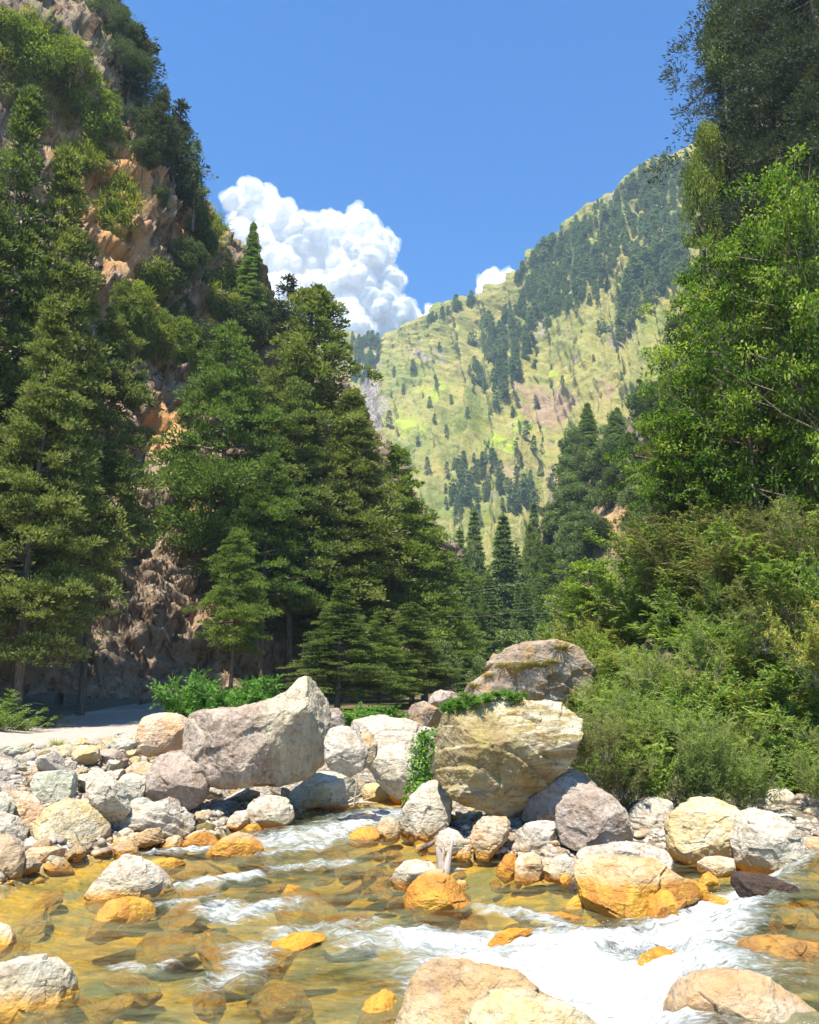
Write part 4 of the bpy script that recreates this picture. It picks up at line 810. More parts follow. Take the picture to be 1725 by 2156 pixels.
# ------------------------------------------------------------------ clouds
N = NT('cloud_white')
cd = N.n('BsdfDiffuse', {'Color': (0.98, 0.98, 0.98)}); ct = N.n('BsdfTranslucent', {'Color': (0.98, 0.98, 0.98)})
cloud_mat = N.surf(N.n('MixShader', {0: 0.45, 1: cd, 2: ct}))
N = NT('cloud_wisps'); pv = N.n('VolumePrincipled', {'Color': (1, 1, 1), 'Density': 0.009, 'Anisotropy': 0.0}); N.t.links.new(pv.outputs[0], N.out.inputs[1]); wisp_mat = N.m
def cloud(blobs, Y, seed, label):
    rg = np.random.RandomState(seed); s = Y/FPX*1.06; Vs = []; Fs = []; off = 0
    def add(c, r, sub):
        nonlocal off
        V, F = ico(sub); dd = 1+0.22*fbm(V*1.7+rg.rand(3)*50, 4, seed)
        Vs.append(c+V*(r*dd)[:, None]*np.array([1, 1, 0.95])); Fs.append(F+off); off += len(V)
    for x, y, r in blobs:
        c = at(x, y, Y+rg.uniform(-40, 40)*s); Rr = r*s; add(c, Rr*0.92, 4)
        for k in range(26):
            n = rg.normal(size=3); n /= np.linalg.norm(n)
            if n[1] > 0.35: n[1] *= -1
            r2 = Rr*rg.uniform(0.25, 0.5); c2 = c+n*Rr*rg.uniform(0.62, 0.82); add(c2, r2, 3)
            for q in range(5):
                m = rg.normal(size=3); m /= np.linalg.norm(m)
                add(c2+(m+n*0.6)*r2*0.62, r2*rg.uniform(0.3, 0.5), 2)
    V = np.concatenate(Vs); F = np.concatenate(Fs)
    tmp = bpy.data.objects.new('tmp', mesh_np('tmp', V, F)); COL.objects.link(tmp)
    rm_ = tmp.modifiers.new('r', 'REMESH'); rm_.mode = 'VOXEL'; rm_.voxel_size = s*2.6
    sm_ = tmp.modifiers.new('s', 'SMOOTH'); sm_.iterations = 7; sm_.factor = 0.6
    me2 = bpy.data.meshes.new_from_object(tmp.evaluated_get(bpy.context.evaluated_depsgraph_get()))
    V = np.zeros(len(me2.vertices)*3, np.float32); me2.vertices.foreach_get('co', V); V = V.reshape(-1, 3).astype(float)
    F = np.zeros(len(me2.loops), np.int32); me2.loops.foreach_get('vertex_index', F); F = F.reshape(-1, 4)
    bpy.data.objects.remove(tmp); bpy.data.meshes.remove(me2)
    V = V+s*3.5*np.stack([fbm(V/(s*22), 4, 7), fbm(V/(s*22), 4, 8), fbm(V/(s*22), 4, 9)], 1)+s*1.2*np.stack([fbm(V/(s*5), 3, 17), fbm(V/(s*5), 3, 18), fbm(V/(s*5), 3, 19)], 1)
    b = V.mean(0); oc_ = tag(link('cloud', mesh_np('cloud', V-b, F, cloud_mat), loc=Vector(b)), label, 'cloud')
    n = np.zeros_like(V); f3 = np.cross(V[F[:, 1]]-V[F[:, 0]], V[F[:, 2]]-V[F[:, 0]])
    for k in range(4): np.add.at(n, F[:, k], f3)
    n /= np.linalg.norm(n, axis=1)[:, None]+1e-9
    V2 = V+n*(s*(1.2+12.0*np.clip(0.3+fbm(V/(s*16), 4, 77), 0, 1)))[:, None]
    link('wisps', mesh_np('wisps', V2-b, F, wisp_mat), oc_)
cloud([(490, 425, 22), (528, 405, 26), (560, 430, 32), (598, 452, 25), (535, 470, 42), (592, 500, 48), (650, 500, 44), (697, 485, 34), (752, 500, 48), (795, 525, 40), (690, 560, 78), (770, 575, 66), (812, 600, 36), (615, 580, 66), (540, 540, 50), (660, 650, 72), (740, 655, 80), (800, 650, 52), (838, 668, 36), (848, 592, 10), (730, 715, 66), (820, 705, 55), (600, 660, 70), (868, 668, 14), (505, 500, 30)], 4200, 5, 'large towering white cloud above the left tree line')
cloud([(1042, 602, 30), (1072, 592, 22), (1020, 618, 18), (1060, 628, 36), (1095, 600, 16)], 4300, 6, 'small white cloud behind the ridge of the far mountain')
cloud([(912, 664, 20), (940, 660, 18), (885, 690, 24), (925, 680, 26)], 4250, 8, 'small white cloud low between the tall cloud and the mountain ridge')

# ------------------------------------------------------------------ haze
HZ = True
if HZ:
    bpy_v = np.array([(x, y, z) for x in (-1700, 1700) for y in (-400, 1950) for z in (-6, 900)], float)
    hf = np.array([(0, 1, 3, 2), (4, 6, 7, 5), (0, 4, 5, 1), (2, 3, 7, 6), (0, 2, 6, 4), (1, 5, 7, 3)])
    N = NT('haze_air')
    pv = N.n('VolumePrincipled', {'Color': (0.58, 0.78, 1.0), 'Density': 0.00017, 'Anisotropy': 0.15})
    N.t.links.new(pv.outputs[0], N.out.inputs[1])
    tag(link('haze', mesh_np('haze', bpy_v, hf, N.m, smooth=False)), kind='stuff')
# ------------------------------------------------------------------ foliage
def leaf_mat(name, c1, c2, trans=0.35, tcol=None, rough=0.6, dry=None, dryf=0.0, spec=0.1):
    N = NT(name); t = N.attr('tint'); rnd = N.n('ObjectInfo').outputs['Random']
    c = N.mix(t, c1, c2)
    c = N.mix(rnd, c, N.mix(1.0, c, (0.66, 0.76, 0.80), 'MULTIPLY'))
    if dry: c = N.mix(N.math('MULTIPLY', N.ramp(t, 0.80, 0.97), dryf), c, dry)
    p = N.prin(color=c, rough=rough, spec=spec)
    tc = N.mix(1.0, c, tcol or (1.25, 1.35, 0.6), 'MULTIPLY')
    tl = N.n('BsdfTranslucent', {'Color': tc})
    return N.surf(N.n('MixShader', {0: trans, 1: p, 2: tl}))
def bark_mat(name, c1, c2):
    N = NT(name); co = N.objco(); n = N.noise(N.mapping(co, (4, 4, 0.7)), 2.5, 6, 0.65)
    return N.surf(N.prin(color=N.mix(N.ramp(n, 0.35, 0.65), c1, c2), rough=0.95, normal=N.bump(n, 0.8, 0.05), spec=0.1))
BARK = bark_mat('grey_brown_bark', (0.10, 0.075, 0.055), (0.24, 0.19, 0.15))
TWIG = bark_mat('pale_twigs', (0.20, 0.16, 0.11), (0.36, 0.30, 0.22))
DEADW = bark_mat('bleached_wood', (0.42, 0.34, 0.26), (0.58, 0.50, 0.42))
L = {}
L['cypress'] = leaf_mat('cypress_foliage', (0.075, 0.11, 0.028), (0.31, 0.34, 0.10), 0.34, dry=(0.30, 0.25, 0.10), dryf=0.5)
L['cypress2'] = leaf_mat('green_cypress_foliage', (0.085, 0.13, 0.028), (0.29, 0.36, 0.08), 0.36)
L['deodar'] = leaf_mat('deodar_needles', (0.10, 0.155, 0.06), (0.29, 0.38, 0.14), 0.34)
L['dark'] = leaf_mat('dark_oak_leaves', (0.065, 0.09, 0.03), (0.18, 0.21, 0.07), 0.28)
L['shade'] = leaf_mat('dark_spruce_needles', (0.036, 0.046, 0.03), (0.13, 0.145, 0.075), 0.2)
L['blush'] = leaf_mat('grey_green_needles', (0.06, 0.09, 0.055), (0.19, 0.235, 0.12), 0.25)
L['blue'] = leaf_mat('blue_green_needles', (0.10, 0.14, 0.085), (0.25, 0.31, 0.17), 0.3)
L['lime'] = leaf_mat('bright_shrub_leaves', (0.17, 0.22, 0.03), (0.42, 0.46, 0.08), 0.4, dry=(0.46, 0.34, 0.12), dryf=0.7)
L['big'] = leaf_mat('broad_green_leaves', (0.06, 0.12, 0.018), (0.27, 0.41, 0.05), 0.42, rough=0.45, dry=(0.46, 0.44, 0.08), dryf=0.4)
L['brownish'] = leaf_mat('olive_small_leaves', (0.15, 0.155, 0.04), (0.36, 0.34, 0.10), 0.38, dry=(0.38, 0.24, 0.09), dryf=0.7)
L['fern'] = leaf_mat('pinnate_green_leaves', (0.15, 0.24, 0.035), (0.40, 0.50, 0.10), 0.45, rough=0.5)
L['feather'] = leaf_mat('feathery_green_sprays', (0.19, 0.26, 0.04), (0.46, 0.52, 0.12), 0.45)
L['yellow'] = leaf_mat('yellow_green_leaves', (0.22, 0.26, 0.04), (0.50, 0.48, 0.09), 0.4, dry=(0.55, 0.32, 0.06), dryf=0.8)
L['weed'] = leaf_mat('lush_weed_leaves', (0.09, 0.21, 0.03), (0.24, 0.42, 0.07), 0.4)
L['dry'] = leaf_mat('dry_grass_blades', (0.26, 0.22, 0.07), (0.46, 0.36, 0.14), 0.35)
L['olive'] = leaf_mat('hill_tree_foliage', (0.12, 0.165, 0.055), (0.30, 0.37, 0.13), 0.32)

def norm(v): return v/(np.linalg.norm(v, axis=-1, keepdims=True)+1e-9)
def cards(P, D, Nn, Ln, W, tint, kind='quad'):
    """leaf shaped faces: P base, D direction, Nn rough normal"""
    D = norm(D); S = norm(np.cross(D, Nn)); Nn = np.cross(S, D)
    Ln = np.broadcast_to(Ln, len(P))[:, None]; W = np.broadcast_to(W, len(P))[:, None]
    if kind == 'quad':
        V = np.stack([P, P+D*Ln*0.45+S*W*0.5, P+D*Ln-Nn*Ln*0.08, P+D*Ln*0.45-S*W*0.5], 1); k = 4
        F = np.arange(len(P)*4).reshape(-1, 4)
    else:   # folded oval leaf, two quads joined at the midrib
        b = P; m1 = P+D*Ln*0.5-Nn*W*0.12; t = P+D*Ln-Nn*Ln*0.15
        l1 = P+D*Ln*0.22+S*W*0.42+Nn*W*0.06; l2 = P+D*Ln*0.62+S*W*0.46+Nn*W*0.03; r1 = P+D*Ln*0.22-S*W*0.42+Nn*W*0.06; r2 = P+D*Ln*0.62-S*W*0.46+Nn*W*0.03
        V = np.stack([b, l1, l2, t, r2, r1, m1], 1); k = 7
        i = np.arange(len(P))[:, None]*7
        F = np.stack([i+np.array([0, 1, 2, 6]), i+np.array([6, 2, 3, 4]), i+np.array([0, 6, 4, 5])], 1).reshape(-1, 4)
    return V.reshape(-1, 3), F, np.repeat(tint, k)
def joinc(parts):
    Vs, Fs, Ts, off = [], [], [], 0
    for V, F, T in parts: Vs.append(V); Fs.append(F+off); Ts.append(T); off += len(V)
    return np.concatenate(Vs), np.concatenate(Fs), np.concatenate(Ts)
def tube(path, rad, k=7):
    path = np.asarray(path, float); n = len(path); tg = norm(np.gradient(path, axis=0))
    ref = np.where(np.abs(tg[:, 2:3]) > .9, np.array([[1., 0, 0]]), np.array([[0, 0, 1.]])); a = norm(np.cross(tg, ref)); b = np.cross(tg, a)
    th = np.linspace(0, 2*math.pi, k, endpoint=False)
    V = path[:, None]+(a[:, None]*np.cos(th)[None, :, None]+b[:, None]*np.sin(th)[None, :, None])*np.asarray(rad)[:, None, None]
    F = []
    for i in range(n-1):
        for j in range(k): F.append((i*k+j, i*k+(j+1) % k, (i+1)*k+(j+1) % k, (i+1)*k+j))
    return V.reshape(-1, 3), np.array(F), np.zeros(n*k)
def rnd3(rg, n): return norm(rg.normal(size=(n, 3)))

def conifer(seed, H=30., Rr=4.5, base=0.12, nb=150, spacing=0.5, dens=7, ll=0.55, lw=0.16, prof=0.8, droop=0.25, lift=0.15, tier=0.0, flat=0.35, tuft=0.35, irregular=0.25, trunk_r=0.38, jag=0.0, clump=0):
    """trunk and crown of a conifer: limbs all round the stem, each carrying sprays"""
    rg = np.random.RandomState(seed); parts = []; limbs = []
    lean = rg.normal(size=2)*0.01*H
    def stem(z): t = z/H; return np.array([lean[0]*t*t+0.12*math.sin(z*.35+seed), lean[1]*t*t+0.12*math.cos(z*.3+seed), z])
    hs = base+(1-base)*np.sort(rg.rand(nb)**0.85)
    if tier: nt = int(tier); hs = base+(1-base)*((np.floor((hs-base)/(1-base)*nt)+0.5+rg.normal(size=nb)*0.09)/nt)
    side = rg.rand(8)*6.28
    for i, h in enumerate(hs):
        h = min(h, 0.995); u = (h-base)/(1-base)
        rad = Rr*((1-u)**prof)*(1-0.45*max(0, 0.12-u)/0.12)+0.25
        ph = rg.uniform(0, 6.283)
        rad *= (1+irregular*rg.normal()*0.8)*(1+jag*math.sin(3*ph+h*19+seed)); rad = max(rad, 0.4)
        p0 = stem(h*H); dr = np.array([math.cos(ph), math.sin(ph), 0])
        n = max(3, int(rad/spacing)); t = (np.arange(n)+rg.rand(n)*0.6+0.4)/n; t = t[t > 0.12]
        if len(t) == 0: t = np.array([0.9])
        zz = lift*rad*t-droop*rad*t*t
        spine = p0+dr*(t*rad)[:, None]+np.array([0, 0, 1.])*zz[:, None]
        limbs.append((p0, p0+dr*rad*0.7+np.array([0, 0, (lift-droop)*rad*0.6]), 0.03+0.012*rad))
        sidev = np.array([-dr[1], dr[0], 0]); wdt = (0.34*rad*(1.05-t)*1.1+0.3)
        m = dens; ctint = 0.0
        if clump:   # sprays bunch into tufts along and beside the limb
            cn = max(2, int(rad*clump)); ct_ = rg.uniform(.3, 1.0, cn)**.8; cw = 0.34*rad*(1.1-ct_)+.2
            cc = p0+dr*(ct_*rad)[:, None]+sidev*(rg.uniform(-1, 1, cn)*cw)[:, None]+np.array([0, 0, 1.])*(lift*rad*ct_-droop*rad*ct_**2+rg.normal(size=cn)*.25)[:, None]
            cr = rg.uniform(.35, .75, cn)*(0.7+0.5*(1-u)); m = dens*4; q = np.repeat(cc, m, 0); rr_ = np.repeat(cr, m); dd = rnd3(rg, len(q)); dd[:, 2] = np.abs(dd[:, 2])*.9-.25
            q = q+dd*(rr_*rg.rand(len(q))**.45)[:, None]*np.array([1.15, 1.15, .8])
            out = dd*.9+dr*.45+np.array([0, 0, .35])+rnd3(rg, len(q))*.35
            tint = np.clip(np.repeat(rg.uniform(.1, .85, cn), m)*.75+.18*np.repeat(ct_, m)+.3*(dd[:, 2])+rg.normal(size=len(q))*.12, 0, 1)  # tops and outer ends tinted lighter, painting sunlight into the tufts
            parts.append(cards(q, out, rnd3(rg, len(q))+np.array([0, 0, .6]), ll*rg.uniform(.6, 1.2, len(q)), lw*rg.uniform(.7, 1.3, len(q)), tint)); continue
        B_ = np.repeat(spine, m, 0); ww = np.repeat(wdt, m); tt = np.repeat(t, m)
        off = rg.uniform(-1, 1, len(B_)); q = B_+sidev*(off*ww)[:, None]+dr*(np.abs(off)*-0.25*ww)[:, None]
        q = q+rg.normal(size=q.shape)*np.array([.16, .16, flat*0.5])*(0.5+0.3*rad/Rr)
        out = dr*(0.7)+sidev*off[:, None]*0.9+rnd3(rg, len(q))*tuft+np.array([0, 0, 0.10-0.12*flat])
        nn = np.array([0, 0, 1.])+rnd3(rg, len(q))*0.75
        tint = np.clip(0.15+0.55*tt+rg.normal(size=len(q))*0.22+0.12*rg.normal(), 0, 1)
        parts.append(cards(q, out, nn, ll*rg.uniform(.6, 1.25, len(q)), lw*rg.uniform(.7, 1.3, len(q)), tint))
    # leading shoot
    n = 60; z = rg.uniform(0.93, 1.015, n)*H; q = np.array([stem(min(v, H)) for v in z]); q[:, 2] = z
    parts.append(cards(q, rnd3(rg, n)*0.8+np.array([0, 0, .9]), rnd3(rg, n), ll*0.8, lw, np.full(n, .6)))
    zt = np.linspace(-1.5, H*0.985, 14); tr = [tube([stem(v) if v > 0 else np.array([stem(0)[0], stem(0)[1], v]) for v in zt], np.clip(trunk_r*(1-zt/H)**0.8, .03, None)*(1+0.35*np.exp(-np.clip(zt, 0, 9)/0.8)), 9)]
    for a, b, r in limbs[::2]: tr.append(tube([a, (a+b)/2+np.array([0, 0, .08]), b], [r, r*.6, r*.15], 4))
    return joinc(tr), joinc(parts)
def broad(seed, H=9., Rr=4., nblob=16, per=260, ll=0.30, lw=0.2, leaf='quad', base=0.25, squash=0.75, limbs=9, droop=0.0, up=0.35, trunk_r=0.18, shell=0.55, b0=.26, b1=.44, r0=.25, r1=.85, wild=0.0):
    """limbs ending in clumps of leaves"""
    rg = np.random.RandomState(seed); parts = []; tr = []
    p = np.array([[0, 0, -1.0], [0, 0, 0], [rg.normal()*.2, rg.normal()*.2, H*base], [rg.normal()*.35, rg.normal()*.35, H*0.6]])
    tr.append(tube(p, [trunk_r*1.3, trunk_r, trunk_r*.8, trunk_r*.3], 8))
    for i in range(nblob):
        u = rg.rand(); z = H*(base+(1-base)*(0.12+0.82*u)); ph = rg.uniform(0, 6.28)
        w_ = math.sin(math.pi*(0.18+0.72*u))**0.7
        r = Rr*w_*rg.uniform(r0, r1)*(1+wild*rg.normal())
        c = np.array([r*math.cos(ph), r*math.sin(ph), z]); br = Rr*rg.uniform(b0, b1)
        d = rnd3(rg, per); rad = br*(shell+(1-shell)*rg.rand(per)**.6); q = c+d*rad[:, None]*np.array([1, 1, squash])
        dr = d*0.7+rnd3(rg, per)*0.8+np.array([0, 0, -droop]); nn = np.array([0, 0, 1.])*up*2+rnd3(rg, per)*0.8
        tint = np.clip(0.45+(0.22+wild*.4)*rg.normal()+0.2*rg.normal(size=per), 0, 1)  # wild widens the spread, painting lit and dark patches into the tint
        parts.append(cards(q, dr, nn, ll*rg.uniform(.6, 1.2, per), lw*rg.uniform(.7, 1.2, per), tint, leaf))
        s = p[2]*(1-u*.5)+p[3]*(u*.5)
        if nblob > 80: s = p[1]*(1-z/H*.85)+p[3]*(z/H*.85)*1.2
        if nblob <= 80 or i % 5 == 0: tr.append(tube([s, (s+c)/2+rg.normal(size=3)*.15, c, c+(c-s)*.2], [trunk_r*.35, trunk_r*.22, trunk_r*.12, .01], 5))
        if nblob > 80:   # short twig carrying the spray
            e = c*np.array([.55, .55, 1])-np.array([0, 0, .35]); tr.append(tube([e, c], [.018, .006], 3))
        for k in range(3):
            e = c+rnd3(rg, 1)[0]*br*.85; tr.append(tube([c, e], [trunk_r*.1+.004, .004], 3))
    return joinc(tr), joinc(parts)
def twiggy(seed, H=2.5, Rr=1.3, stems=14, side=12, lv=9, ll=0.14, lw=0.06, leaf='oval', arch=0.5, pinn=0, spray=0.5, wild=0.35, thick=0.012, up_=.9):
    """shrub of many stems; every stem carries side twigs and every twig its leaves"""
    rg = np.random.RandomState(seed); parts = []; tr = []
    for i in range(stems):
        ph = rg.uniform(0, 6.28); h = H*rg.uniform(.6, 1.05); rr = Rr*rg.uniform(.2, 1.0)
        dr = np.array([math.cos(ph), math.sin(ph), 0]); b = dr*rg.rand()*Rr*.25; b[2] = -.1
        t = np.linspace(0, 1, 9); w_ = rg.normal(size=3)*wild*.2*H
        S = b+dr*(rr*t**1.3)[:, None]+np.array([0, 0, 1.])*(h*(t-arch*.35*t**3))[:, None]+w_*(np.sin(t*3)[:, None])*np.array([1, 1, .2])
        tr.append(tube(S, np.linspace(thick, .003, 9), 4))
        for k in range(side):
            f = rg.uniform(.22, 1.0); j = f*8; a = int(min(j, 7)); p = S[a]*(1-(j-a))+S[a+1]*(j-a); tg = norm(S[a+1]-S[a])
            d0 = norm(rnd3(rg, 1)[0]*np.array([1, 1, up_])+tg*up_+dr*.3+np.array([0, 0, .15])); ln = spray*rg.uniform(.5, 1.1)*(1.25-f*.6)
            n = lv; s = np.linspace(.12, 1, n); q = p+d0*(s*ln)[:, None]+np.array([0, 0, -1.])*(s*s*ln*.28*arch)[:, None]
            tr.append(tube(q[[0, n//2, n-1]], [.006, .004, .002], 3))
            sd = norm(np.cross(d0, np.array([0, 0, 1.])+rg.normal(size=3)*.2)); base_t = np.clip(.45+.25*rg.normal(), 0, 1)
            if pinn:
                q = np.repeat(q, 2, 0); sg = np.tile([1, -1], n); dd = sd*sg[:, None]+d0*.35+rg.normal(size=(2*n, 3))*.08; nn = np.array([0, 0, 1.])+rg.normal(size=(2*n, 3))*.15
            else:
                sg = np.where(np.arange(n) % 2, 1, -1); dd = sd*sg[:, None]*.8+d0*.6+rg.normal(size=(n, 3))*.35+np.array([0, 0, -.15]); nn = np.array([0, 0, 1.])+rg.normal(size=(n, 3))*.5
            parts.append(cards(q, dd, nn, ll*rg.uniform(.7, 1.15, len(q)), lw*rg.uniform(.8, 1.15, len(q)), np.clip(base_t+rg.normal(size=len(q))*.15, 0, 1), leaf))
    return joinc(tr), joinc(parts)

TEMPL = {}
def template(key, built, bark, leaf, H, Wd):
    (tv, tf, tt), (cv, cf, ct) = built
    TEMPL[key] = (mesh_np('trunk', tv, tf, bark), mesh_np('crown', cv, cf, leaf, attrs={'tint': ct}, smooth=False), H, Wd)
def plant(key, name, base, H, Wd, rot, label, cat, group=None, parts=('trunk', 'crown'), tilt=(0, 0)):
    tm, cm_, h0, w0 = TEMPL[key]
    e = bpy.data.objects.new(name, None); COL.objects.link(e); e.empty_display_size = 0.3
    e.location = base; e.rotation_euler = (tilt[0], tilt[1], rot); e.scale = (Wd/w0, Wd/w0, H/h0)
    tag(e, label, cat, group)
    if name in ('shrub', 'bush', 'creeper'): parts = ('stems', 'foliage')
    for pn, me in zip(parts, (tm, cm_)):
        o = bpy.data.objects.new(pn, me); COL.objects.link(o); o.parent = e
    return e
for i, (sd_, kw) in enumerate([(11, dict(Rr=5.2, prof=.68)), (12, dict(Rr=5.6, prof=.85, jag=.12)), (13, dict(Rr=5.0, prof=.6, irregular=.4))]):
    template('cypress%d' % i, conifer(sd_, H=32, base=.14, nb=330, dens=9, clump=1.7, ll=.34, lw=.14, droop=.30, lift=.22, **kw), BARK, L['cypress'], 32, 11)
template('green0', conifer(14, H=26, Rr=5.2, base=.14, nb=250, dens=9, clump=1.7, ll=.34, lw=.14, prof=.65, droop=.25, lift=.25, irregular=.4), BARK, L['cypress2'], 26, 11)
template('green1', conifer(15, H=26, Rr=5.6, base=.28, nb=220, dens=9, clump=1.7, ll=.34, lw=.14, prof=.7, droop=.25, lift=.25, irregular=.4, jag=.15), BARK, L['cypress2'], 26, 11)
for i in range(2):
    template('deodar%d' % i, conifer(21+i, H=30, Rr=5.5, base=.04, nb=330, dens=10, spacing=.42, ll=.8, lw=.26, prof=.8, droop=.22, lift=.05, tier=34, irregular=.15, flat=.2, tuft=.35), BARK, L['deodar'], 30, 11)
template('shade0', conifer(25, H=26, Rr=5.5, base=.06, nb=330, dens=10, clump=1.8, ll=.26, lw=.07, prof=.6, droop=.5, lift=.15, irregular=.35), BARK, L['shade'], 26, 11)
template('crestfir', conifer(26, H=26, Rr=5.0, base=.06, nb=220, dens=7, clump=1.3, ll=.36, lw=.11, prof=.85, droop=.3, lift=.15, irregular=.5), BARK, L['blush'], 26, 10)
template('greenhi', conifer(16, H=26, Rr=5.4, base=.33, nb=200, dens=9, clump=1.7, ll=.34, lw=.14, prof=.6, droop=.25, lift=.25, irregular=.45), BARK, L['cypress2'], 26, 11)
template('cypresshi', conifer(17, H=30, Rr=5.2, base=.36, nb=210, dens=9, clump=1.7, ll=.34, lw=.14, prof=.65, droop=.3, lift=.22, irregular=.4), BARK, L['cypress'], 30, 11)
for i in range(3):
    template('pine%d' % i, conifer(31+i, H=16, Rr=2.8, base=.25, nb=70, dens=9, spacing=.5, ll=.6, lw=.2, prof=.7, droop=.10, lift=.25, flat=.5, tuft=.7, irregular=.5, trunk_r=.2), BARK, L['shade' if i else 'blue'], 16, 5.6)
for i in range(3):
    template('oak%d' % i, broad(41+i, H=9, Rr=4, nblob=26, per=330, ll=.34, lw=.2), BARK, L['dark'], 9, 8)
for i in range(2):
    template('hill%d' % i, broad(45+i, H=9, Rr=4, nblob=22, per=260, ll=.42, lw=.26), BARK, L['olive'], 9, 8)
template('limebush', broad(51, H=3, Rr=2, nblob=16, per=260, ll=.26, lw=.09, base=.05, trunk_r=.05), TWIG, L['lime'], 3, 4)
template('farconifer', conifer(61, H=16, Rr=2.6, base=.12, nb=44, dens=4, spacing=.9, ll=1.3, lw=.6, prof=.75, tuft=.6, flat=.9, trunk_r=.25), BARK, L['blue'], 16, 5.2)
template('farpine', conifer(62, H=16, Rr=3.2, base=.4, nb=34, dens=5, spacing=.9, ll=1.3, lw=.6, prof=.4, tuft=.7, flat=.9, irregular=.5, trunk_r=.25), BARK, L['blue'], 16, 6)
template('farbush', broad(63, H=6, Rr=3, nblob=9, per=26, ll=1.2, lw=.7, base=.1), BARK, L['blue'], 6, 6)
template('snag', conifer(64, H=16, Rr=.9, base=.4, nb=10, dens=1, spacing=2, ll=.3, lw=.1, trunk_r=.3), TWIG, L['brownish'], 16, 1.8)
template('bigleaf', broad(71, H=16, Rr=4.4, nblob=230, per=66, ll=.20, lw=.125, leaf='oval', base=.05, squash=.38, up=1.0, shell=.05, trunk_r=.13, b0=.10, b1=.22, r0=.1, r1=1.0, wild=.35), BARK, L['big'], 16, 8)
template('bigleaf2', broad(72, H=9, Rr=3.2, nblob=125, per=60, ll=.18, lw=.115, leaf='oval', base=.05, squash=.4, up=1.0, shell=.05, trunk_r=.09, b0=.12, b1=.25, r0=.1, r1=1.05, wild=.4), BARK, L['big'], 9, 6)
template('olive', twiggy(73, H=5, Rr=2.6, stems=18, side=40, lv=16, ll=.10, lw=.05, leaf='quad', arch=.5, spray=1.0, thick=.03), TWIG, L['brownish'], 5, 4.4)
template('fern', twiggy(74, H=3, Rr=2.0, stems=16, side=20, lv=12, ll=.13, lw=.055, arch=.8, pinn=1, spray=.75), TWIG, L['fern'], 3, 3.4)
template('fern2', twiggy(75, H=2.4, Rr=1.8, stems=14, side=18, lv=10, ll=.12, lw=.05, arch=.9, pinn=1, spray=.65), TWIG, L['feather'], 2.4, 3)
template('feather', twiggy(76, H=2.6, Rr=1.2, stems=26, side=26, lv=20, ll=.085, lw=.02, leaf='quad', arch=.3, spray=.55), TWIG, L['feather'], 2.6, 2.4)
template('feather2', twiggy(77, H=2.6, Rr=1.4, stems=24, side=26, lv=18, ll=.09, lw=.026, leaf='quad', arch=.3, spray=.6), TWIG, L['cypress2'], 2.6, 2.6)
template('leafy', twiggy(78, H=2.4, Rr=1.3, stems=20, side=20, lv=12, ll=.10, lw=.045, leaf='quad', arch=.5, spray=.5), TWIG, L['fern'], 2.4, 2.4)
template('yellowbush', twiggy(79, H=2.0, Rr=1.4, stems=18, side=18, lv=10, ll=.13, lw=.045, leaf='quad', arch=.6, spray=.6), TWIG, L['yellow'], 2, 2.6)
template('weed', twiggy(80, H=1.6, Rr=1.3, stems=26, side=18, lv=10, ll=.16, lw=.06, leaf='quad', arch=.5, spray=.5), TWIG, L['weed'], 1.6, 2.4)
template('bare', twiggy(81, H=2.6, Rr=2.0, stems=22, side=14, lv=2, ll=.06, lw=.03, leaf='quad', arch=1.2, spray=.9), TWIG, L['brownish'], 2.6, 3.4)
def tuft(seed, H, Rr, n, w_):
    rg = np.random.RandomState(seed); t = np.linspace(0, 1, 5); ph = rg.uniform(0, 6.28, n); dr = np.stack([np.cos(ph), np.sin(ph), np.zeros(n)], 1)
    b = dr*(rg.rand(n)*Rr*.35)[:, None]; h = H*rg.uniform(.5, 1.1, n); r = Rr*rg.uniform(.2, 1, n)
    c = b[:, None]+dr[:, None]*(r[:, None]*t**2)[..., None]+np.array([0, 0, 1.])*(h[:, None]*(t-.3*t**3))[..., None]
    s = np.stack([-dr[:, 1], dr[:, 0], np.zeros(n)], 1)[:, None]*(w_*(1-t*.9))[None, :, None]
    V = np.stack([c-s, c+s], 2).reshape(n, 10, 3); i = np.arange(n)[:, None, None]*10; k = np.arange(4)[None, :, None]*2
    F = (i+k+np.array([0, 1, 3, 2])[None, None]).reshape(-1, 4)
    return V.reshape(-1, 3), F, np.repeat(rg.rand(n), 10)
for key, mt in (('drytuft', 'dry'), ('greentuft', 'yellow')):
    v, f, t_ = tuft(90, 1.0, .8, 260, .012); TEMPL[key] = (None, mesh_np('blades', v, f, L[mt], attrs={'tint': t_}), 1.0, 1.4)
def tuft_at(key, base, H, Wd, label, cat, group):
    _, me, h0, w0 = TEMPL[key]; o = bpy.data.objects.new('grass_tuft', me); COL.objects.link(o); o.location = base
    o.scale = (Wd/w0, Wd/w0, H/h0); o.rotation_euler = (0, 0, rg.uniform(0, 6.28)); tag(o, label, cat, group); return o

def standing(key, name, vx, vyt, Y, wpx, label, cat, group=None, vyb=None, rot=None, bvs=None, sink=0.4):
    """tree whose foot is on the ground at distance Y and whose tip shows at height vyt"""
    yb_ = 1450 if vyb is None else vyb; x = at(vx, 0.35*yb_+0.65*max(vyt, -100), Y)[0]
    z = ground_at(x, Y) if vyb is None else at(vx, vyb, Y)[2]
    top = at(vx, vyt, Y)[2]; dd = depth_of((x, Y, (z+top)/2))
    return plant(key, name, (x, Y, z-sink), top-z+sink, wpx*dd/FPX, rg.uniform(0, 6.28) if rot is None else rot, label, cat, group)
S_ = standing
rg = np.random.RandomState(5)
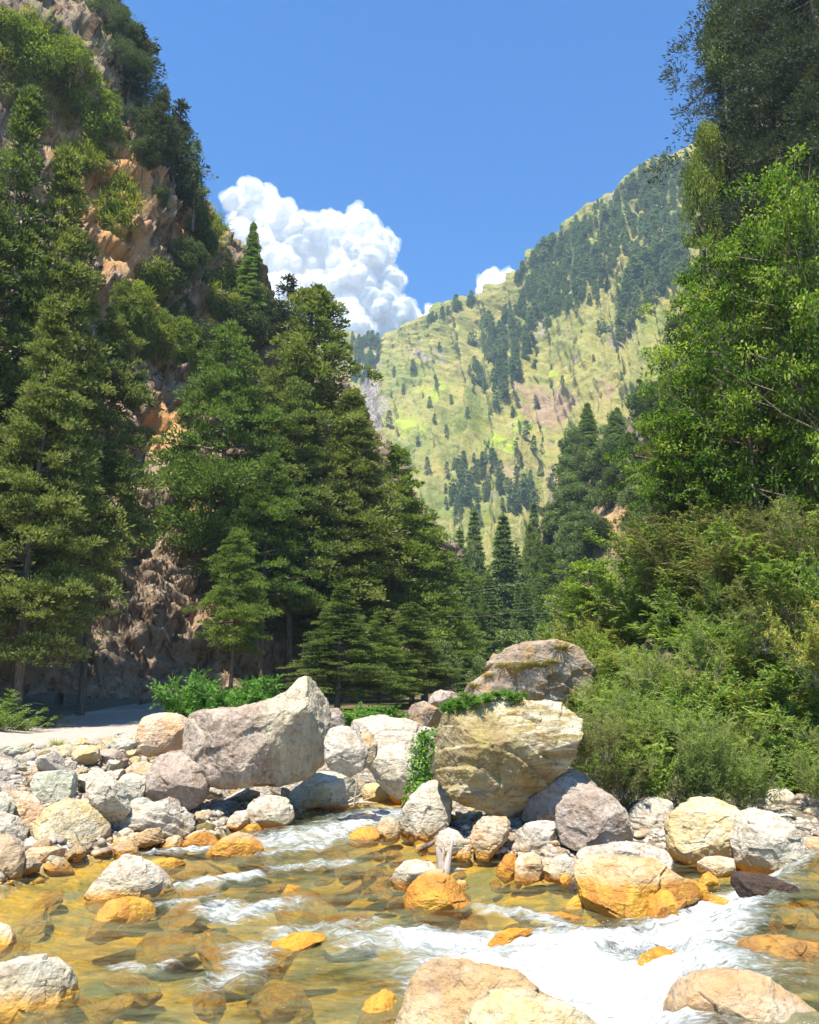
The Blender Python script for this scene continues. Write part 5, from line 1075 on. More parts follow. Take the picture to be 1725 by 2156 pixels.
# left grove: tall cypresses beside the road
S_('cypress1', 'cypress_tree', 0, 200, 50, 330, 'tallest dark cypress at the left edge of the picture, its bare trunk beside the road', 'tree')
S_('cypress1', 'cypress_tree', 112, 330, 53, 330, 'dark cypress beside the road, second trunk from the left edge', 'tree')
S_('cypresshi', 'cypress_tree', 225, 600, 58, 220, 'cypress at the right side of the left grove, lit branches before the bare cliff', 'tree')
S_('cypress1', 'cypress_tree', 90, 640, 46, 300, 'lower cypress with pale green sprays in front of the left grove', 'tree')
S_('cypress2', 'cypress_tree', -130, 300, 46, 380, 'cypress mostly cut off by the left edge of the picture', 'tree')
S_('cypresshi', 'cypress_tree', 165, 780, 66, 220, 'shaded cypress at the back of the left grove', 'tree')
# middle grove
S_('greenhi', 'cypress_tree', 478, 690, 74, 290, 'green conifer rising beside the bare cliff face, leftmost of the middle grove', 'tree')
S_('cypresshi', 'cypress_tree', 620, 800, 76, 250, 'conifer left of the tallest tree of the middle grove', 'tree')
S_('cypress2', 'cypress_tree', 660, 615, 84, 380, 'tallest pointed conifer of the middle grove against the cloud', 'tree')
S_('cypress0', 'cypress_tree', 735, 820, 80, 270, 'dense conifer on the right flank of the tallest one in the middle grove', 'tree')
S_('green0', 'cypress_tree', 832, 948, 86, 250, 'bright green pointed conifer at the right end of the middle grove', 'tree')
S_('green1', 'cypress_tree', 895, 1090, 92, 200, 'green conifer with a long bare trunk at the right end of the middle grove', 'tree')
S_('greenhi', 'cypress_tree', 560, 960, 70, 200, 'lit conifer with bare lower trunk in front of the middle grove', 'tree')
S_('cypress1', 'cypress_tree', 715, 1235, 62, 200, 'low pale green conifer standing behind the largest boulder', 'tree')
S_('greenhi', 'cypress_tree', 497, 1120, 62, 150, 'small conifer with tufted top in front of the brown cliff base', 'tree')
S_('cypress2', 'cypress_tree', 868, 1270, 72, 170, 'low conifer with pale sprays right of the largest boulder', 'tree')
S_('green0', 'cypress_tree', 800, 1290, 66, 140, 'short bushy conifer between the low pale green conifers', 'tree')
S_('green1', 'cypress_tree', 950, 1240, 110, 120, 'short conifer where the middle grove meets the deodars', 'tree')
# deodars in the valley
for x, t, Y, w_, lb in [(1000, 1075, 210, 95, 'leftmost grey green deodar in the valley gap'), (1062, 1085, 190, 115, 'broad deodar with clear layers in the middle of the valley gap'), (1128, 1058, 230, 75, 'narrow dark deodar at the right of the valley gap'), (1108, 1235, 150, 80, 'pale blue green young deodar in front of the valley gap'), (965, 1180, 150, 90, 'pale deodar half hidden behind the middle grove'), (1030, 1210, 165, 90, 'lower deodar in front of the broad layered one'), (1165, 1210, 200, 70, 'deodar at the foot of the wooded valley side'), (1090, 1150, 215, 80, 'deodar filling the gap behind the young pale one'), (990, 1270, 130, 80, 'small deodar near the brown outcrop'), (1150, 1290, 120, 80, 'small deodar above the yellow bushes')]:
    S_('deodar%d' % (x % 2), 'deodar_tree', x, t, Y, w_, lb, 'tree')
for x, t, Y, w_, lb in [(1150, 1320, 90, 90, 'rounded grey green bush at the end of the valley'), (930, 1350, 75, 90, 'olive bush with thin stems beside the middle grove'), (1010, 1385, 80, 60, 'small blue green bush beside the brown outcrop'), (1080, 1330, 110, 110, 'rounded green tree between deodars and brown outcrop'), (1190, 1240, 130, 110, 'rounded green tree above the yellow bushes')]:
    S_('hill%d' % (Y % 2), 'bush', x, t, Y, w_, lb, 'bush')
vgx = np.random.RandomState(21)
for i in range(26):
    x = vgx.uniform(915, 1175); t = vgx.uniform(1110, 1290)-30*math.exp(-((x-1060)/60)**2)
    S_('hill%d' % (i % 2) if i % 4 == 3 else ('deodar%d' % (i % 2) if i % 2 else 'green1'), 'conifer_tree', x, t, vgx.uniform(150, 290), vgx.uniform(60, 95), 'pale green tree closing the valley floor between the grove and the right slope', 'tree', 'trees closing the valley floor')
# crest and face of the left cliff
def on(bvs, key, name, vx, vyb, vyt, wpx, label, cat, group=None, sink=0.5):
    h = hit(bvs, vx, vyb)
    if h is None: return None
    p = np.array(h[0]); H = at(vx, vyt, p[1])[2]-p[2]; dd = depth_of(p)
    return plant(key, name, (p[0], p[1], p[2]-sink), H+sink, wpx*dd/FPX, rg.uniform(0, 6.28), label, cat, group)
def crest_tree(key, vx, vyb, vyt, wpx, label, Y, cat='tree', group=None, name='pine_tree'):
    b = at(vx, vyb, Y); H = at(vx, vyt, Y)[2]-b[2]; dd = depth_of(b)
    return plant(key, name, (b[0], b[1], b[2]-3), H+3, wpx*dd/FPX, rg.uniform(0, 6.28), label, cat, group)
Cf = [cliffB]
crest_tree('deodar1', 527, 640, 470, 72, 'lone deodar standing against the cloud on the left cliff edge', 106)
crest_tree('pine2', 604, 720, 583, 85, 'dark pine with open branches below the lone deodar', 104)
crest_tree('pine0', 408, 430, 298, 60, 'blue green pine leaning out from the cliff edge against the sky', 98)
on(Cf, 'pine1', 'pine_tree', 357, 520, 215, 100, 'tall dark pine with a bare trunk in front of the orange cliff', 'tree')
for x, yb, yt, w_, k in [(255, 150, 20, 120, 'crestfir'), (300, 290, 120, 110, 'crestfir'), (330, 360, 200, 90, 'pine1'), (380, 400, 260, 70, 'pine2'), (215, 60, -90, 110, 'crestfir'), (270, 230, 60, 110, 'pine1'), (340, 300, 190, 60, 'pine2')]:
    on(Cf, k, 'conifer_tree', x, yb, yt, w_, 'dark conifer of the steep stand along the top of the left cliff', 'tree', 'dark conifers along the cliff top', sink=1.5)
for x, y, w_, h_ in [(330, 330, 90, 110), (380, 420, 90, 100), (420, 500, 70, 90), (350, 590, 110, 120), (400, 560, 90, 100), (430, 640, 110, 120), (470, 560, 60, 60), (500, 700, 130, 130), (560, 690, 120, 120), (545, 640, 70, 70), (600, 780, 130, 120), (440, 740, 110, 110), (370, 660, 80, 90), (300, 330, 70, 60), (660, 880, 130, 120), (475, 830, 110, 110), (340, 420, 50, 50), (510, 600, 50, 45), (400, 880, 60, 60), (700, 1000, 120, 110)]:
    on(Cf, 'oak%d' % (x % 3), 'oak_tree', x, y+h_*0.45, y-h_*0.5, w_, 'dark small leaved tree clinging to the face of the left cliff', 'tree', 'dark trees clinging to the left cliff', sink=1.0)
for x, y, w_ in [(60, 110, 130), (110, 150, 110), (170, 190, 100), (190, 250, 110), (220, 290, 90), (40, 170, 110), (150, 120, 90), (15, 80, 100), (330, 690, 80), (375, 715, 90), (400, 760, 70), (290, 620, 60), (440, 520, 55), (480, 590, 50), (540, 800, 70), (585, 830, 70), (10, 200, 80), (215, 235, 80), (130, 90, 70), (495, 640, 45)]:
    on(Cf, 'limebush', 'bush', x, y+w_*.35, y-w_*.4, w_, 'yellow green bush growing on the ledges of the left cliff', 'bush', 'yellow green bushes on the left cliff', sink=.6)
# hanging grass on the cliff as one mass
def grass_on(bv, blobs, per, H, Wb, mat, name, label):
    gg = np.random.RandomState(31); P_ = []
    for x, y, rx, ry in blobs:
        for k in range(per):
            a, r = gg.uniform(0, 6.28), gg.rand()**.5
            h = hit([bv], x+rx*r*math.cos(a), y+ry*r*math.sin(a))
            if h is not None: P_.append((*h[0], *h[1]))
    P_ = np.array(P_); q = np.repeat(P_[:, :3], 9, 0)+gg.normal(size=(len(P_)*9, 3))*0.4; n = np.repeat(P_[:, 3:], 9, 0)
    n = n*np.where((n*(CAM-q)).sum(1) < 0, -1, 1)[:, None]
    D = n*.7+rnd3(gg, len(q))*.5+np.array([0, 0, -.15])
    v, f, t_ = cards(q, D, rnd3(gg, len(q)), H*gg.uniform(.5, 1.2, len(q)), Wb, np.repeat(gg.rand(len(P_)), 9))
    o = link(name, mesh_np(name, v, f, mat, attrs={'tint': t_}, smooth=False)); tag(o, label, 'grass', kind='stuff')
grass_on(cliffB, [(290, 650, 30, 60), (370, 715, 50, 40), (330, 590, 40, 40), (130, 200, 110, 70), (50, 90, 60, 70), (180, 330, 60, 30), (310, 720, 40, 30), (250, 430, 40, 60), (440, 480, 40, 60), (480, 620, 40, 60)], 260, 1.3, .12, L['lime'], 'cliff_grass', 'green and straw coloured grass hanging from the ledges of the left cliff')

# far mountain: trees
Mb = [mountB]
def inpoly(x, y, poly):
    return poly_sd(np.array([[x, y]]), np.array(poly, float))[0] < 0
masses = [  # polygon, number of trees, height in picture units
 ([(1105, 560), (1180, 505), (1240, 470), (1300, 440), (1330, 520), (1290, 600), (1250, 640), (1180, 670), (1140, 650), (1105, 620)], 150, 30),
 ([(1290, 410), (1450, 330), (1460, 600), (1380, 620), (1370, 520), (1310, 470)], 150, 30),
 ([(1010, 710), (1060, 680), (1100, 660), (1125, 690), (1110, 760), (1060, 780), (1020, 760)], 60, 32),
 ([(1330, 560), (1360, 520), (1440, 500), (1450, 600), (1400, 620), (1345, 700), (1300, 740), (1305, 640)], 80, 36),
 ([(1035, 800), (1080, 770), (1100, 800), (1060, 850), (1040, 850)], 20, 30),
 ([(930, 1000), (990, 960), (1050, 980), (1060, 1040), (1000, 1090), (930, 1080)], 45, 32),
 ([(1050, 1030), (1120, 1010), (1130, 1090), (1060, 1090)], 18, 32),
 ([(735, 720), (800, 725), (800, 770), (760, 820), (740, 800)], 34, 22),
 ([(985, 790), (1020, 770), (1030, 830), (1000, 840)], 9, 28), ([(1110, 600), (1180, 590), (1180, 660), (1120, 680), (1085, 640)], 40, 28)]
spots = []
mg = np.random.RandomState(99)
for poly, n, h_ in masses:
    Pp = np.array(poly, float); lo, hi = Pp.min(0), Pp.max(0); c = 0
    while c < n*1.45:
        x, y = lo+mg.rand(2)*(hi-lo)
        if inpoly(x, y, poly): spots.append((x, y, h_*mg.uniform(.7, 1.25), 0)); c += 1
ridge = [(735, 715), (800, 725), (850, 703), (905, 674), (960, 650), (1025, 624), (1088, 594), (1120, 554), (1180, 504), (1235, 454), (1290, 410), (1335, 376), (1400, 337), (1450, 312)]
for k in range(70):
    x = mg.choice([mg.uniform(735, 800), mg.uniform(890, 1000), mg.uniform(1080, 1240), mg.uniform(1080, 1450)])
    y = np.interp(x, [p[0] for p in ridge], [p[1] for p in ridge]); spots.append((x, y+mg.uniform(2, 7), mg.uniform(16, 32), 2))
for x, y, h_ in [(1010, 810, 45), (1080, 880, 30), (1130, 860, 30), (940, 920, 30), (1110, 930, 35), (1125, 950, 30), (1090, 960, 34), (1000, 730, 40), (925, 740, 24), (1030, 940, 40), (1095, 990, 36), (1045, 870, 36), (1185, 810, 22), (1155, 690, 30), (1260, 640, 32), (1275, 700, 36), (1215, 560, 30), (870, 790, 28), (850, 830, 24), (905, 860, 26), (915, 890, 26), (950, 850, 22), (820, 900, 30), (880, 940, 30), (900, 1000, 34), (860, 980, 30), (1165, 1040, 40), (985, 880, 24), (1250, 760, 22), (1040, 770, 34), (1225, 700, 18), (1310, 800, 26), (1100, 1060, 40), (960, 1100, 44), (1010, 1110, 40), (1205, 1000, 30), (1140, 1000, 30), (830, 790, 24), (1290, 560, 26), (1300, 590, 28), (1330, 690, 50), (1325, 640, 60), (1340, 600, 55)]:
    spots.append((x, y, h_, 1))
mg.shuffle(spots); placed = []
for x, y, h_, kd in sorted(spots, key=lambda s: -s[2]):
    h = hit(Mb, x, y)
    if h is None: h = hit(Mb, x, y+8)
    if h is None: continue
    p = np.array(h[0]); placed.append((p, h_*depth_of(p)/FPX, kd, mg.rand()))
rest = []
for i, (p, H, kd, u) in enumerate(placed):
    key = 'farconifer' if u < .4 else 'farpine'; H *= .75+.6*((u*7.3) % 1)
    if kd == 1 and u > .8: key = 'farbush'; H *= .6
    if kd == 2 and u > .8: key = 'snag'
    lb, gp = [('dark conifer of the dense woods on the far mountain side', 'conifers in the woods on the far mountain'), ('single tree scattered over the grassy face of the far mountain', 'scattered trees on the far mountain'), ('small tree on the skyline ridge of the far mountain', 'trees along the far ridge')][kd]
    if kd == 2 and key == 'snag': lb, gp = 'bare dead trunk standing on the skyline ridge of the far mountain', 'dead trunks along the far ridge'
    if i < 290: plant(key, 'mountain_tree', (p[0], p[1], p[2]-1.5), H+1.5, H*TEMPL[key][3]/TEMPL[key][2]*1.3, u*60, lb, 'tree', gp)
    else: rest.append((p, H, u))
tv, tf, h0, w0 = None, None, 16, 5.2
cmesh = TEMPL['farconifer'][1]; nv_ = len(cmesh.vertices); cv = np.zeros(nv_*3, np.float32); cmesh.vertices.foreach_get('co', cv); cv = cv.reshape(-1, 3)
nf = len(cmesh.polygons); cf = np.zeros(nf*4, np.int32); cmesh.loops.foreach_get('vertex_index', cf); cf = cf.reshape(-1, 4)
ct = np.zeros(nv_, np.float32); cmesh.attributes['tint'].data.foreach_get('value', ct)
VV, FF, TT = [], [], []
for k, (p, H, u) in enumerate(rest):
    a = u*60; s = H/16; R3 = np.array([[math.cos(a), -math.sin(a), 0], [math.sin(a), math.cos(a), 0], [0, 0, 1]])
    VV.append((cv*s*np.array([1.35, 1.35, 1]))@R3.T+p-np.array([0, 0, 1.5])); FF.append(cf+k*nv_); TT.append(ct)
if rest:
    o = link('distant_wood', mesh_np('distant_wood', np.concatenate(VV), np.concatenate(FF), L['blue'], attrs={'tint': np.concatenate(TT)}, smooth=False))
    tag(o, 'smaller conifers filling the woods on the far mountain', 'trees', kind='stuff')
print('mountain trees', len(placed), 'rest', len(rest))

# wooded valley side, right
Vb = [valleyB]; vg = np.random.RandomState(3)
vpoly = [(1140, 1290), (1160, 1130), (1185, 1000), (1230, 900), (1310, 850), (1400, 780), (1450, 640), (1500, 480), (1560, 350), (1600, 700), (1620, 1000), (1500, 1300), (1300, 1330)]
cand = []
while len(cand) < 210:
    x, y = vg.uniform(1130, 1620), vg.uniform(350, 1330)
    if inpoly(x, y, vpoly): cand.append((x, y))
for x, y in sorted(cand, key=lambda c: c[1]):
    if 1265 < x < 1330 and 1060 < y < 1190: continue
    u = vg.rand()
    if x < 1340 and y < 1000 and u < .6:
        on(Vb, 'deodar%d' % (int(x) % 2), 'deodar_tree', x, y+35, y-45, 50, 'dark layered deodar on the wooded valley side at right', 'tree', 'deodars on the right valley side', sink=1)
    elif u < .25: on(Vb, 'pine1', 'pine_tree', x, y+35, y-45, 40, 'thin dark conifer on the wooded valley side at right', 'tree', 'thin conifers on the right valley side', sink=1)
    else: on(Vb, 'hill%d' % (int(y) % 2) if u < .7 else 'oak%d' % (int(x) % 3), 'broadleaf_tree', x, y+30, y-40, 85*vg.uniform(.7, 1.2), 'rounded broadleaf tree on the wooded valley side at right', 'tree', 'broadleaf trees on the right valley side', sink=1)
for x, y, h_, w_, lb in [(1212, 905, 75, 60, 'tall deodar on the crest of the valley side, leftmost there'), (1240, 890, 70, 60, 'second deodar along the crest of the valley side'), (1292, 850, 75, 60, 'highest deodar on the crest of the valley side'), (1330, 950, 80, 60, 'green deodar below the highest one on the valley side')]:
    on(Vb, 'deodar1', 'deodar_tree', x, y+60, y-40, w_, lb, 'tree', sink=1)
# big dark conifers at the top right
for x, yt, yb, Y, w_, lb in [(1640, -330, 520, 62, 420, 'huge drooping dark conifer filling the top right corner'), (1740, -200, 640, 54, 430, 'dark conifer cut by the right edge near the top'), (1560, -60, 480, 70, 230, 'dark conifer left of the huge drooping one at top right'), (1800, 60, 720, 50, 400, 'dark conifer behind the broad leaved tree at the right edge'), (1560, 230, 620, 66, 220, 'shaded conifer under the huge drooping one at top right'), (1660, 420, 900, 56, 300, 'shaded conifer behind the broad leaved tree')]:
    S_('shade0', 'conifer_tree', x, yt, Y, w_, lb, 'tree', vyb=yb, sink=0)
for x, yt, yb, w_, lb in [(1478, 355, 560, 90, 'yellow green tree hanging at the left side of the dark conifers'), (1495, 270, 400, 70, 'yellow green sprig tree above the hanging one')]:
    S_('limebush', 'tree', x, yt, 60, w_, lb, 'tree', vyb=yb, sink=0)
S_('hill1', 'tree', 1515, 20, 62, 90, 'grey broadleaf tree poking out of the dark conifers at top right', 'tree', vyb=230, sink=0)
# right bank vegetation
Rb = [rightB]
for x, yb, yt, w_, k, Y, lb in [(1660, 1240, 320, 330, 'bigleaf', 30, 'tall broad leaved sapling with big lit leaves at the right edge'), (1565, 1180, 480, 300, 'bigleaf', 31, 'slim broad leaved tree left of the tall sapling'), (1710, 1150, 380, 260, 'bigleaf2', 28, 'broad leaved tree cut off by the right edge'), (1440, 1120, 690, 250, 'bigleaf2', 33, 'broad leaved branches reaching farthest left over the valley'), (1620, 1000, 600, 230, 'bigleaf2', 35, 'broad leaved crown behind the tall sapling'), (1480, 900, 580, 200, 'bigleaf2', 36, 'small broad leaved crown between the slim tree and the reaching branches'), (1400, 1120, 860, 180, 'bigleaf2', 34, 'low broad leaved sprays in front of the valley side woods')]:
    S_(k, 'broadleaf_tree', x, yt, Y, w_, lb, 'tree', vyb=yb, sink=0)
cand = []
for i in range(34):
    x_ = rg.uniform(1360, 1760); cand.append((x_, rg.uniform(max(700, 1150-(x_-1360)*1.6), 1230), 'olive' if rg.rand() < .4 else 'leafy', rg.uniform(170, 260), 1.1))
for x, y, k, w_, a in cand:
    on(Rb, k, 'shrub', x, y+w_*.25, y-w_*.6, w_, 'small leaved shrub in the thicket behind the broad leaved trees at right', 'shrub', 'thicket shrubs on the right hillside', sink=.3)
kinds_r = {'fern': ('shrub with pinnate leaves on the right bank', 'pinnate leaved shrubs on the right bank'), 'fern2': ('low shrub with fern like olive green leaves on the right bank', 'fern like shrubs on the right bank'), 'feather': ('feathery light green shrub on the right bank', 'feathery shrubs on the right bank'), 'feather2': ('feathery deep green shrub on the right bank', 'deep green shrubs on the right bank'), 'leafy': ('dense small leaved green shrub on the right bank', 'small leaved shrubs on the right bank'), 'yellowbush': ('yellowing leafy shrub on the right bank', 'yellowing shrubs on the right bank'), 'bare': ('tangle of bare twigs on the right bank', 'bare twig tangles on the right bank'), 'olive': ('olive brown shrub low on the right bank', 'olive shrubs low on the right bank')}
lst = []
def zonef(n, x0, x1, y0, y1, ks, wa, wb):
    for i in range(n): lst.append((rg.uniform(x0, x1), rg.uniform(y0, y1), ks[rg.randint(len(ks))], rg.uniform(wa, wb)))
zonef(16, 1260, 1620, 1540, 1650, ['feather', 'feather2', 'feather', 'feather', 'leafy'], 100, 150)
zonef(12, 1280, 1480, 1400, 1560, ['leafy', 'feather', 'fern2', 'leafy'], 130, 190)
zonef(26, 1400, 1740, 1180, 1480, ['fern', 'feather', 'leafy', 'fern2', 'leafy', 'yellowbush'], 110, 190)
zonef(12, 1530, 1740, 1430, 1640, ['bare', 'leafy', 'fern', 'feather', 'fern2'], 140, 200)
zonef(8, 1420, 1640, 1100, 1300, ['feather2', 'fern2', 'olive', 'leafy'], 150, 220)
zonef(8, 1180, 1330, 1400, 1500, ['fern2', 'fern2', 'leafy', 'yellowbush'], 80, 120)
zonef(12, 1170, 1400, 1260, 1400, ['yellowbush', 'yellowbush', 'leafy', 'fern2'], 80, 130)
zonef(5, 1700, 1760, 1560, 1680, ['feather', 'feather2'], 110, 140)
zonef(10, 1330, 1520, 1130, 1300, ['yellowbush', 'leafy', 'fern2'], 130, 180)
for x, y, k, w_ in sorted(lst, key=lambda q: q[1]):
    lb, gp = kinds_r[k]; h0, w0 = TEMPL[k][2:]; on(Rb, k, 'shrub', x, y+w_*.45, y+w_*.45-w_*h0/w0*rg.uniform(.85, 1.1), w_*1.15, lb, 'shrub', gp, sink=.15)
on(Rb+[rightB], 'bigleaf2', 'shrub', 1240, 1330, 1175, 170, 'broad leaved bush leaning out above the yellowing bushes', 'shrub', sink=.2)
on(Rb, 'feather', 'shrub', 1240, 1660, 1520, 110, 'feathery shrub overhanging the right end of the giant ochre boulder', 'shrub', sink=.2)
for i, (x, yb, yt, Y, w_, k) in enumerate([(1190, 1400, 1290, 44, 90, 'yellowbush'), (1230, 1390, 1270, 42, 110, 'yellowbush'), (1290, 1400, 1290, 38, 120, 'yellowbush'), (1340, 1420, 1300, 36, 120, 'limebush'), (1210, 1330, 1230, 48, 100, 'limebush'), (1270, 1320, 1220, 45, 90, 'fern2'), (1180, 1450, 1360, 38, 90, 'yellowbush'), (1250, 1450, 1340, 34, 120, 'limebush'), (1310, 1480, 1370, 32, 120, 'fern2'), (1210, 1500, 1410, 31, 100, 'fern2'), (1270, 1530, 1420, 28, 120, 'feather'), (1360, 1470, 1350, 32, 110, 'yellowbush'), (1330, 1560, 1440, 26, 120, 'feather')]):
    S_(k, 'shrub', x, yt, Y, w_, 'sunlit yellow green shrub above and behind the giant ochre boulder', 'shrub', 'sunlit shrubs behind the giant ochre boulder', vyb=yb, sink=.3)
for x, yb, yt, w_ in [(1275, 1600, 1480, 120), (1215, 1610, 1530, 90), (1300, 1680, 1580, 110)]:
    S_('olive', 'shrub', x, yt, 20.2, w_, 'brownish shrub drooping over the edge of the giant ochre boulder', 'shrub', 'brownish shrubs at the giant ochre boulder', vyb=yb, sink=0)
for i, (x, yb, yt, Y, w_, k) in enumerate([(1700, 1200, 1010, 27, 150, 'olive'), (1620, 1220, 1060, 28, 160, 'fern2'), (1560, 1200, 1050, 29, 150, 'olive'), (1660, 1280, 1120, 25, 160, 'fern'), (1740, 1300, 1130, 24, 150, 'leafy'), (1500, 1200, 1060, 31, 150, 'leafy'), (1700, 1400, 1230, 23, 160, 'yellowbush'), (1600, 1340, 1190, 25.5, 150, 'olive')]):
    S_(k, 'shrub', x, yt, Y, w_, 'shrub screening the foot of the tall broad leaved saplings at right', 'shrub', 'shrubs below the broad leaved saplings', vyb=yb, sink=.5)
for i, (x, yb, yt, w_, k) in enumerate([(1262, 1700, 1590, 100, 'feather'), (1320, 1712, 1570, 120, 'feather'), (1385, 1716, 1560, 120, 'leafy'), (1440, 1722, 1570, 120, 'feather2'), (1500, 1722, 1550, 130, 'feather'), (1560, 1715, 1560, 120, 'feather'), (1600, 1690, 1580, 100, 'leafy'), (1715, 1690, 1570, 110, 'feather'), (1345, 1660, 1500, 130, 'fern2'), (1470, 1650, 1480, 140, 'feather')]):
    S_(k, 'shrub', x, yt, 20.6, w_, 'feathery green shrub spilling down onto the boulders of the right shore', 'shrub', 'shrubs spilling onto the right shore boulders', vyb=yb, sink=.1)
# grasses and weeds on the left
for x, y, w_, k, lb in [(400, 1480, 150, 'weed', 'pale green leafy weeds behind the orange tan block'), (500, 1480, 190, 'weed', 'bright green leafy bush behind the largest boulder'), (440, 1490, 150, 'weed', 'bright green weeds between road and largest boulder')]:
    Y = 32; b = at(x, 1500, Y); z = ground_at(b[0], Y); plant(k, 'bush', (b[0], Y, z-.1), (at(x, y-w_*.32, Y)[2]-z)*1.2, w_*Y/FPX, x, lb, 'bush')
for x, y, Y, w_ in [(740, 1490, 40, 120), (850, 1500, 38, 110), (800, 1490, 45, 120), (900, 1500, 40, 100), (690, 1500, 44, 80), (940, 1495, 45, 90), (10, 1475, 40, 120), (60, 1490, 42, 80), (-30, 1460, 42, 160), (110, 1490, 46, 70)]:
    b = at(x, 1500, Y); z = ground_at(b[0], Y); plant('weed' if x > 600 else 'leafy', 'bush', (b[0], Y, z-.1), w_*.5*Y/FPX, w_*Y/FPX, x, 'green undergrowth bush between the boulders and the middle grove' if x > 600 else 'dark green undergrowth bush at the far side of the dirt road', 'bush', 'undergrowth below the middle grove' if x > 600 else 'undergrowth beyond the road')
for x, y, w_, k, lb in [(238, 1580, 70, 'drytuft', 'dry grass tuft with rusty stalks above the long white slab'), (120, 1585, 60, 'greentuft', 'green grass tuft at the left end of the rubble bank')]:
    p = at_z(x, y, 1.15); tuft_at(k, p, 0.75, w_*p[1]/FPX, lb, 'grass', None)
for x, y in [(260, 1575), (210, 1570), (150, 1588), (90, 1592)]:
    p = at_z(x, y, 1.15); tuft_at('drytuft' if x > 180 else 'greentuft', p, 0.45, .6, 'small grass tuft among the stones at the road edge', 'grass', 'small grass tufts at the road edge')
tb = [o for o in bpy.data.objects if o.name.startswith('boulder')]
def top_of(lbl):
    for o in tb:
        if o['label'].startswith(lbl): return o
# plants on the giant ochre boulder and the outcrop behind it
def bvh_of(o):
    m = o.data; n = len(m.vertices); v = np.zeros(n*3, np.float32); m.vertices.foreach_get('co', v); v = v.reshape(-1, 3)+np.array(o.location)
    f = np.zeros(len(m.polygons)*3, np.int32); m.loops.foreach_get('vertex_index', f); return BVHTree.FromPolygons(v.tolist(), f.reshape(-1, 3).tolist())
giant = bvh_of(top_of('giant ochre')); outc = bvh_of(top_of('brown outcrop'))
for x, y, w_ in [(975, 1492, 60), (1015, 1480, 70), (1060, 1475, 60), (950, 1500, 40), (1090, 1478, 40)]:
    h = hit([giant, outc], x, y)
    if h is not None: p = np.array(h[0]); plant('weed', 'creeper', (p[0], p[1]+.2, p[2]-.1), 0.42, w_*1.25*p[1]/FPX, x, 'bright green creeping plant on top of the giant ochre boulder', 'plant', 'creepers on the giant ochre boulder')
for x, y, w_ in [(1060, 1402, 60), (1110, 1400, 60), (1160, 1395, 60), (1000, 1445, 50), (1030, 1425, 40), (1180, 1365, 60), (1090, 1408, 60), (1140, 1402, 50), (975, 1460, 40)]:
    h = hit([outc], x, y)
    if h is not None: tuft_at('drytuft', Vector(h[0])-Vector((0, 0, .05)), .32, w_*1.2*h[0][1]/FPX, 'orange dry grass tuft on the ledges of the brown outcrop', 'grass', 'dry grass on the brown outcrop')
# hanging vine
vg = np.random.RandomState(8); vp = []; vt = []
anc = at(905, 1545, 22.4)
for k in range(9):
    p = anc+np.array([vg.uniform(-.35, .25), vg.uniform(-.2, .1), vg.uniform(-.1, .15)]); path = [p.copy()]
    for s in range(12):
        p = p+np.array([vg.normal()*.05-.02, vg.normal()*.03-.01, -.13-.05*vg.rand()]); path.append(p.copy())
    path = np.array(path)-anc; vt.append(tube(path, np.full(13, .006), 3)); q = np.repeat(path, 9, 0)+vg.normal(size=(117, 3))*.05
    vp.append(cards(q, rnd3(vg, 117)+np.array([0, -.3, -.4]), rnd3(vg, 117)+np.array([0, -1, .5]), .10, .07, vg.rand(117), 'oval'))
vo = bpy.data.objects.new('vine', None); COL.objects.link(vo); vo.location = anc; tag(vo, 'green vine hanging down the left side of the giant ochre boulder', 'vine')
v, f, t_ = joinc(vt); link('stems', mesh_np('stems', v, f, TWIG), vo); v, f, t_ = joinc(vp); link('leaves', mesh_np('leaves', v, f, L['weed'], attrs={'tint': t_}, smooth=False), vo)
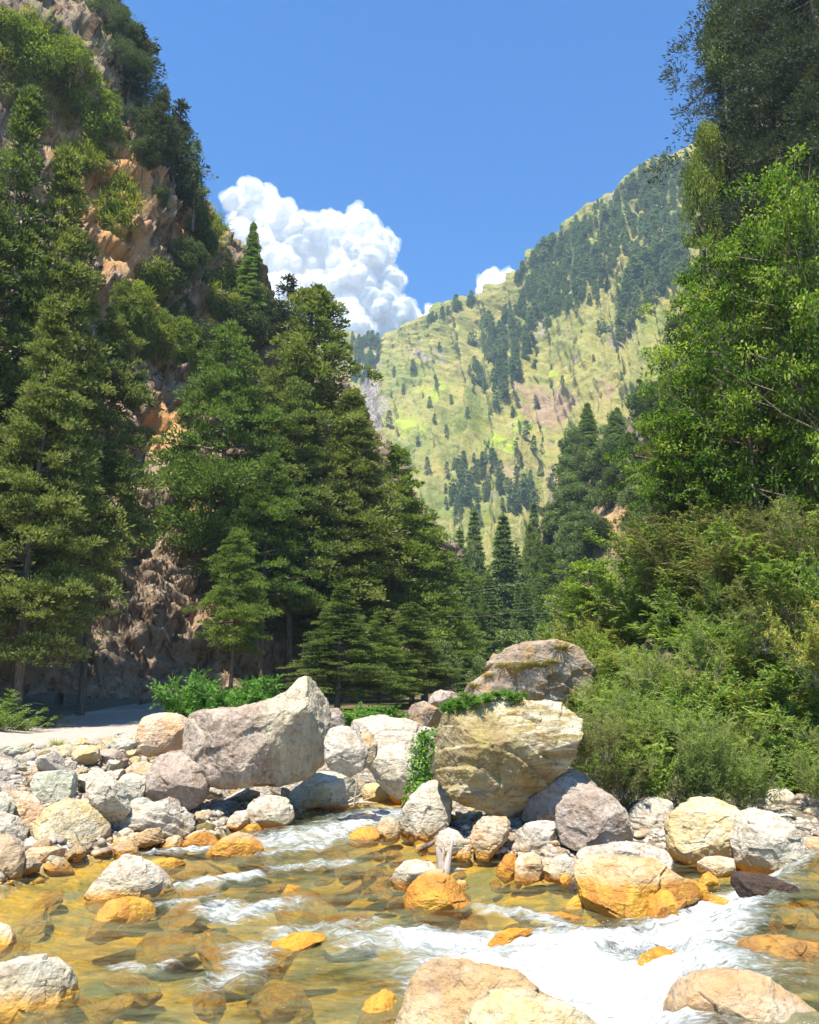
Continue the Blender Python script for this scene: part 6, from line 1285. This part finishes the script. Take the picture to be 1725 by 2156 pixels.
# driftwood
def wood(name, paths, loc, label, mat=DEADW, cat='driftwood'):
    parts = [tube(np.array(p), r, 8) for p, r in paths]; v, f, t_ = joinc(parts)
    v = v+0.012*np.stack([fbm(v*9, 3, 4), fbm(v*9, 3, 5), fbm(v*9, 3, 6)], 1)
    o = link(name, mesh_np(name, v, f, mat), loc=Vector(loc)); tag(o, label, cat); return o
b = at_z(933, 1842, -.05)
wood('driftwood', [([(0, 0, -.1), (-.03, 0, .15), (-.06, .02, .33), (-.12, .02, .52)], [.10, .085, .065, .04]), ([(.04, 0, -.1), (.08, 0, .15), (.13, .03, .36), (.2, .05, .62)], [.09, .075, .055, .025]), ([(-.03, 0, .28), (.02, .02, .42), (0, .02, .58)], [.05, .03, .015]), ([(0, 0, 0), (.25, .2, .05), (.5, .35, .02)], [.05, .04, .01])], b, 'forked bleached driftwood stump sticking up in front of the centre orange boulder')
b = at_z(905, 1790, .05)
wood('driftwood', [([(-.25, 0, .0), (0, 0, .12), (.35, 0, .32)], [.05, .05, .03])], b, 'short rusty brown log leaning on stones behind the driftwood stump', BARK)
b = at_z(752, 1700, .05)
wood('driftwood', [([(-.5, 0, .05), (-.1, 0, .1), (.45, .1, .28)], [.03, .03, .01]), ([(-.1, 0, .05), (-.05, 0, .4), (.02, 0, .85)], [.03, .02, .006]), ([(-.4, .1, .1), (0, 0, .3), (.3, 0, .5)], [.03, .02, .006]), ([(-.2, .1, .1), (.2, 0, .15), (.6, 0, .12)], [.04, .03, .01])], b, 'pile of thin dry branches washed against the upstream stones', DEADW)
# spray above the cascade
sg = np.random.RandomState(12); c0 = [at_z(x, y, .25) for x, y in [(1450, 1990), (1520, 1930), (1590, 1890), (1400, 2030), (1330, 1990), (1250, 2010), (1480, 1960)]]
V0, F0 = ico(0); n = 800; VV, FF = [], []
for k in range(n):
    c = c0[sg.randint(len(c0))]+np.array([sg.normal()*.45, sg.normal()*.5, abs(sg.normal())*.13-.1]); VV.append(V0*sg.uniform(.002, .006)+c); FF.append(F0+12*k)
N = NT('spray_drops'); spm = N.surf(N.prin(color=(.93, .95, .96), rough=.3))
o = link('water_spray', mesh_np('water_spray', np.concatenate(VV), np.concatenate(FF), spm)); tag(o, 'white drops thrown up by the cascade', 'spray', kind='stuff')
# the two thin cables across the valley
for i, (a, b_) in enumerate([((820, 1245, 84), (1200, 1195, 84)), ((840, 1285, 84), (1180, 1262, 84))]):
    p, q = at(*a), at(*b_); t = np.linspace(0, 1, 24)[:, None]; path = p*(1-t)+q*t-np.array([0, 0, 1.])*(1.2*4*t*(1-t)); v, f, _ = tube(path-p, np.full(24, .007), 4)
    o = link('cable', mesh_np('cable', v, f, DEADW), loc=Vector(p)); tag(o, ['upper', 'lower'][i]+' thin pale cable strung across the valley in front of the middle grove', 'cable')
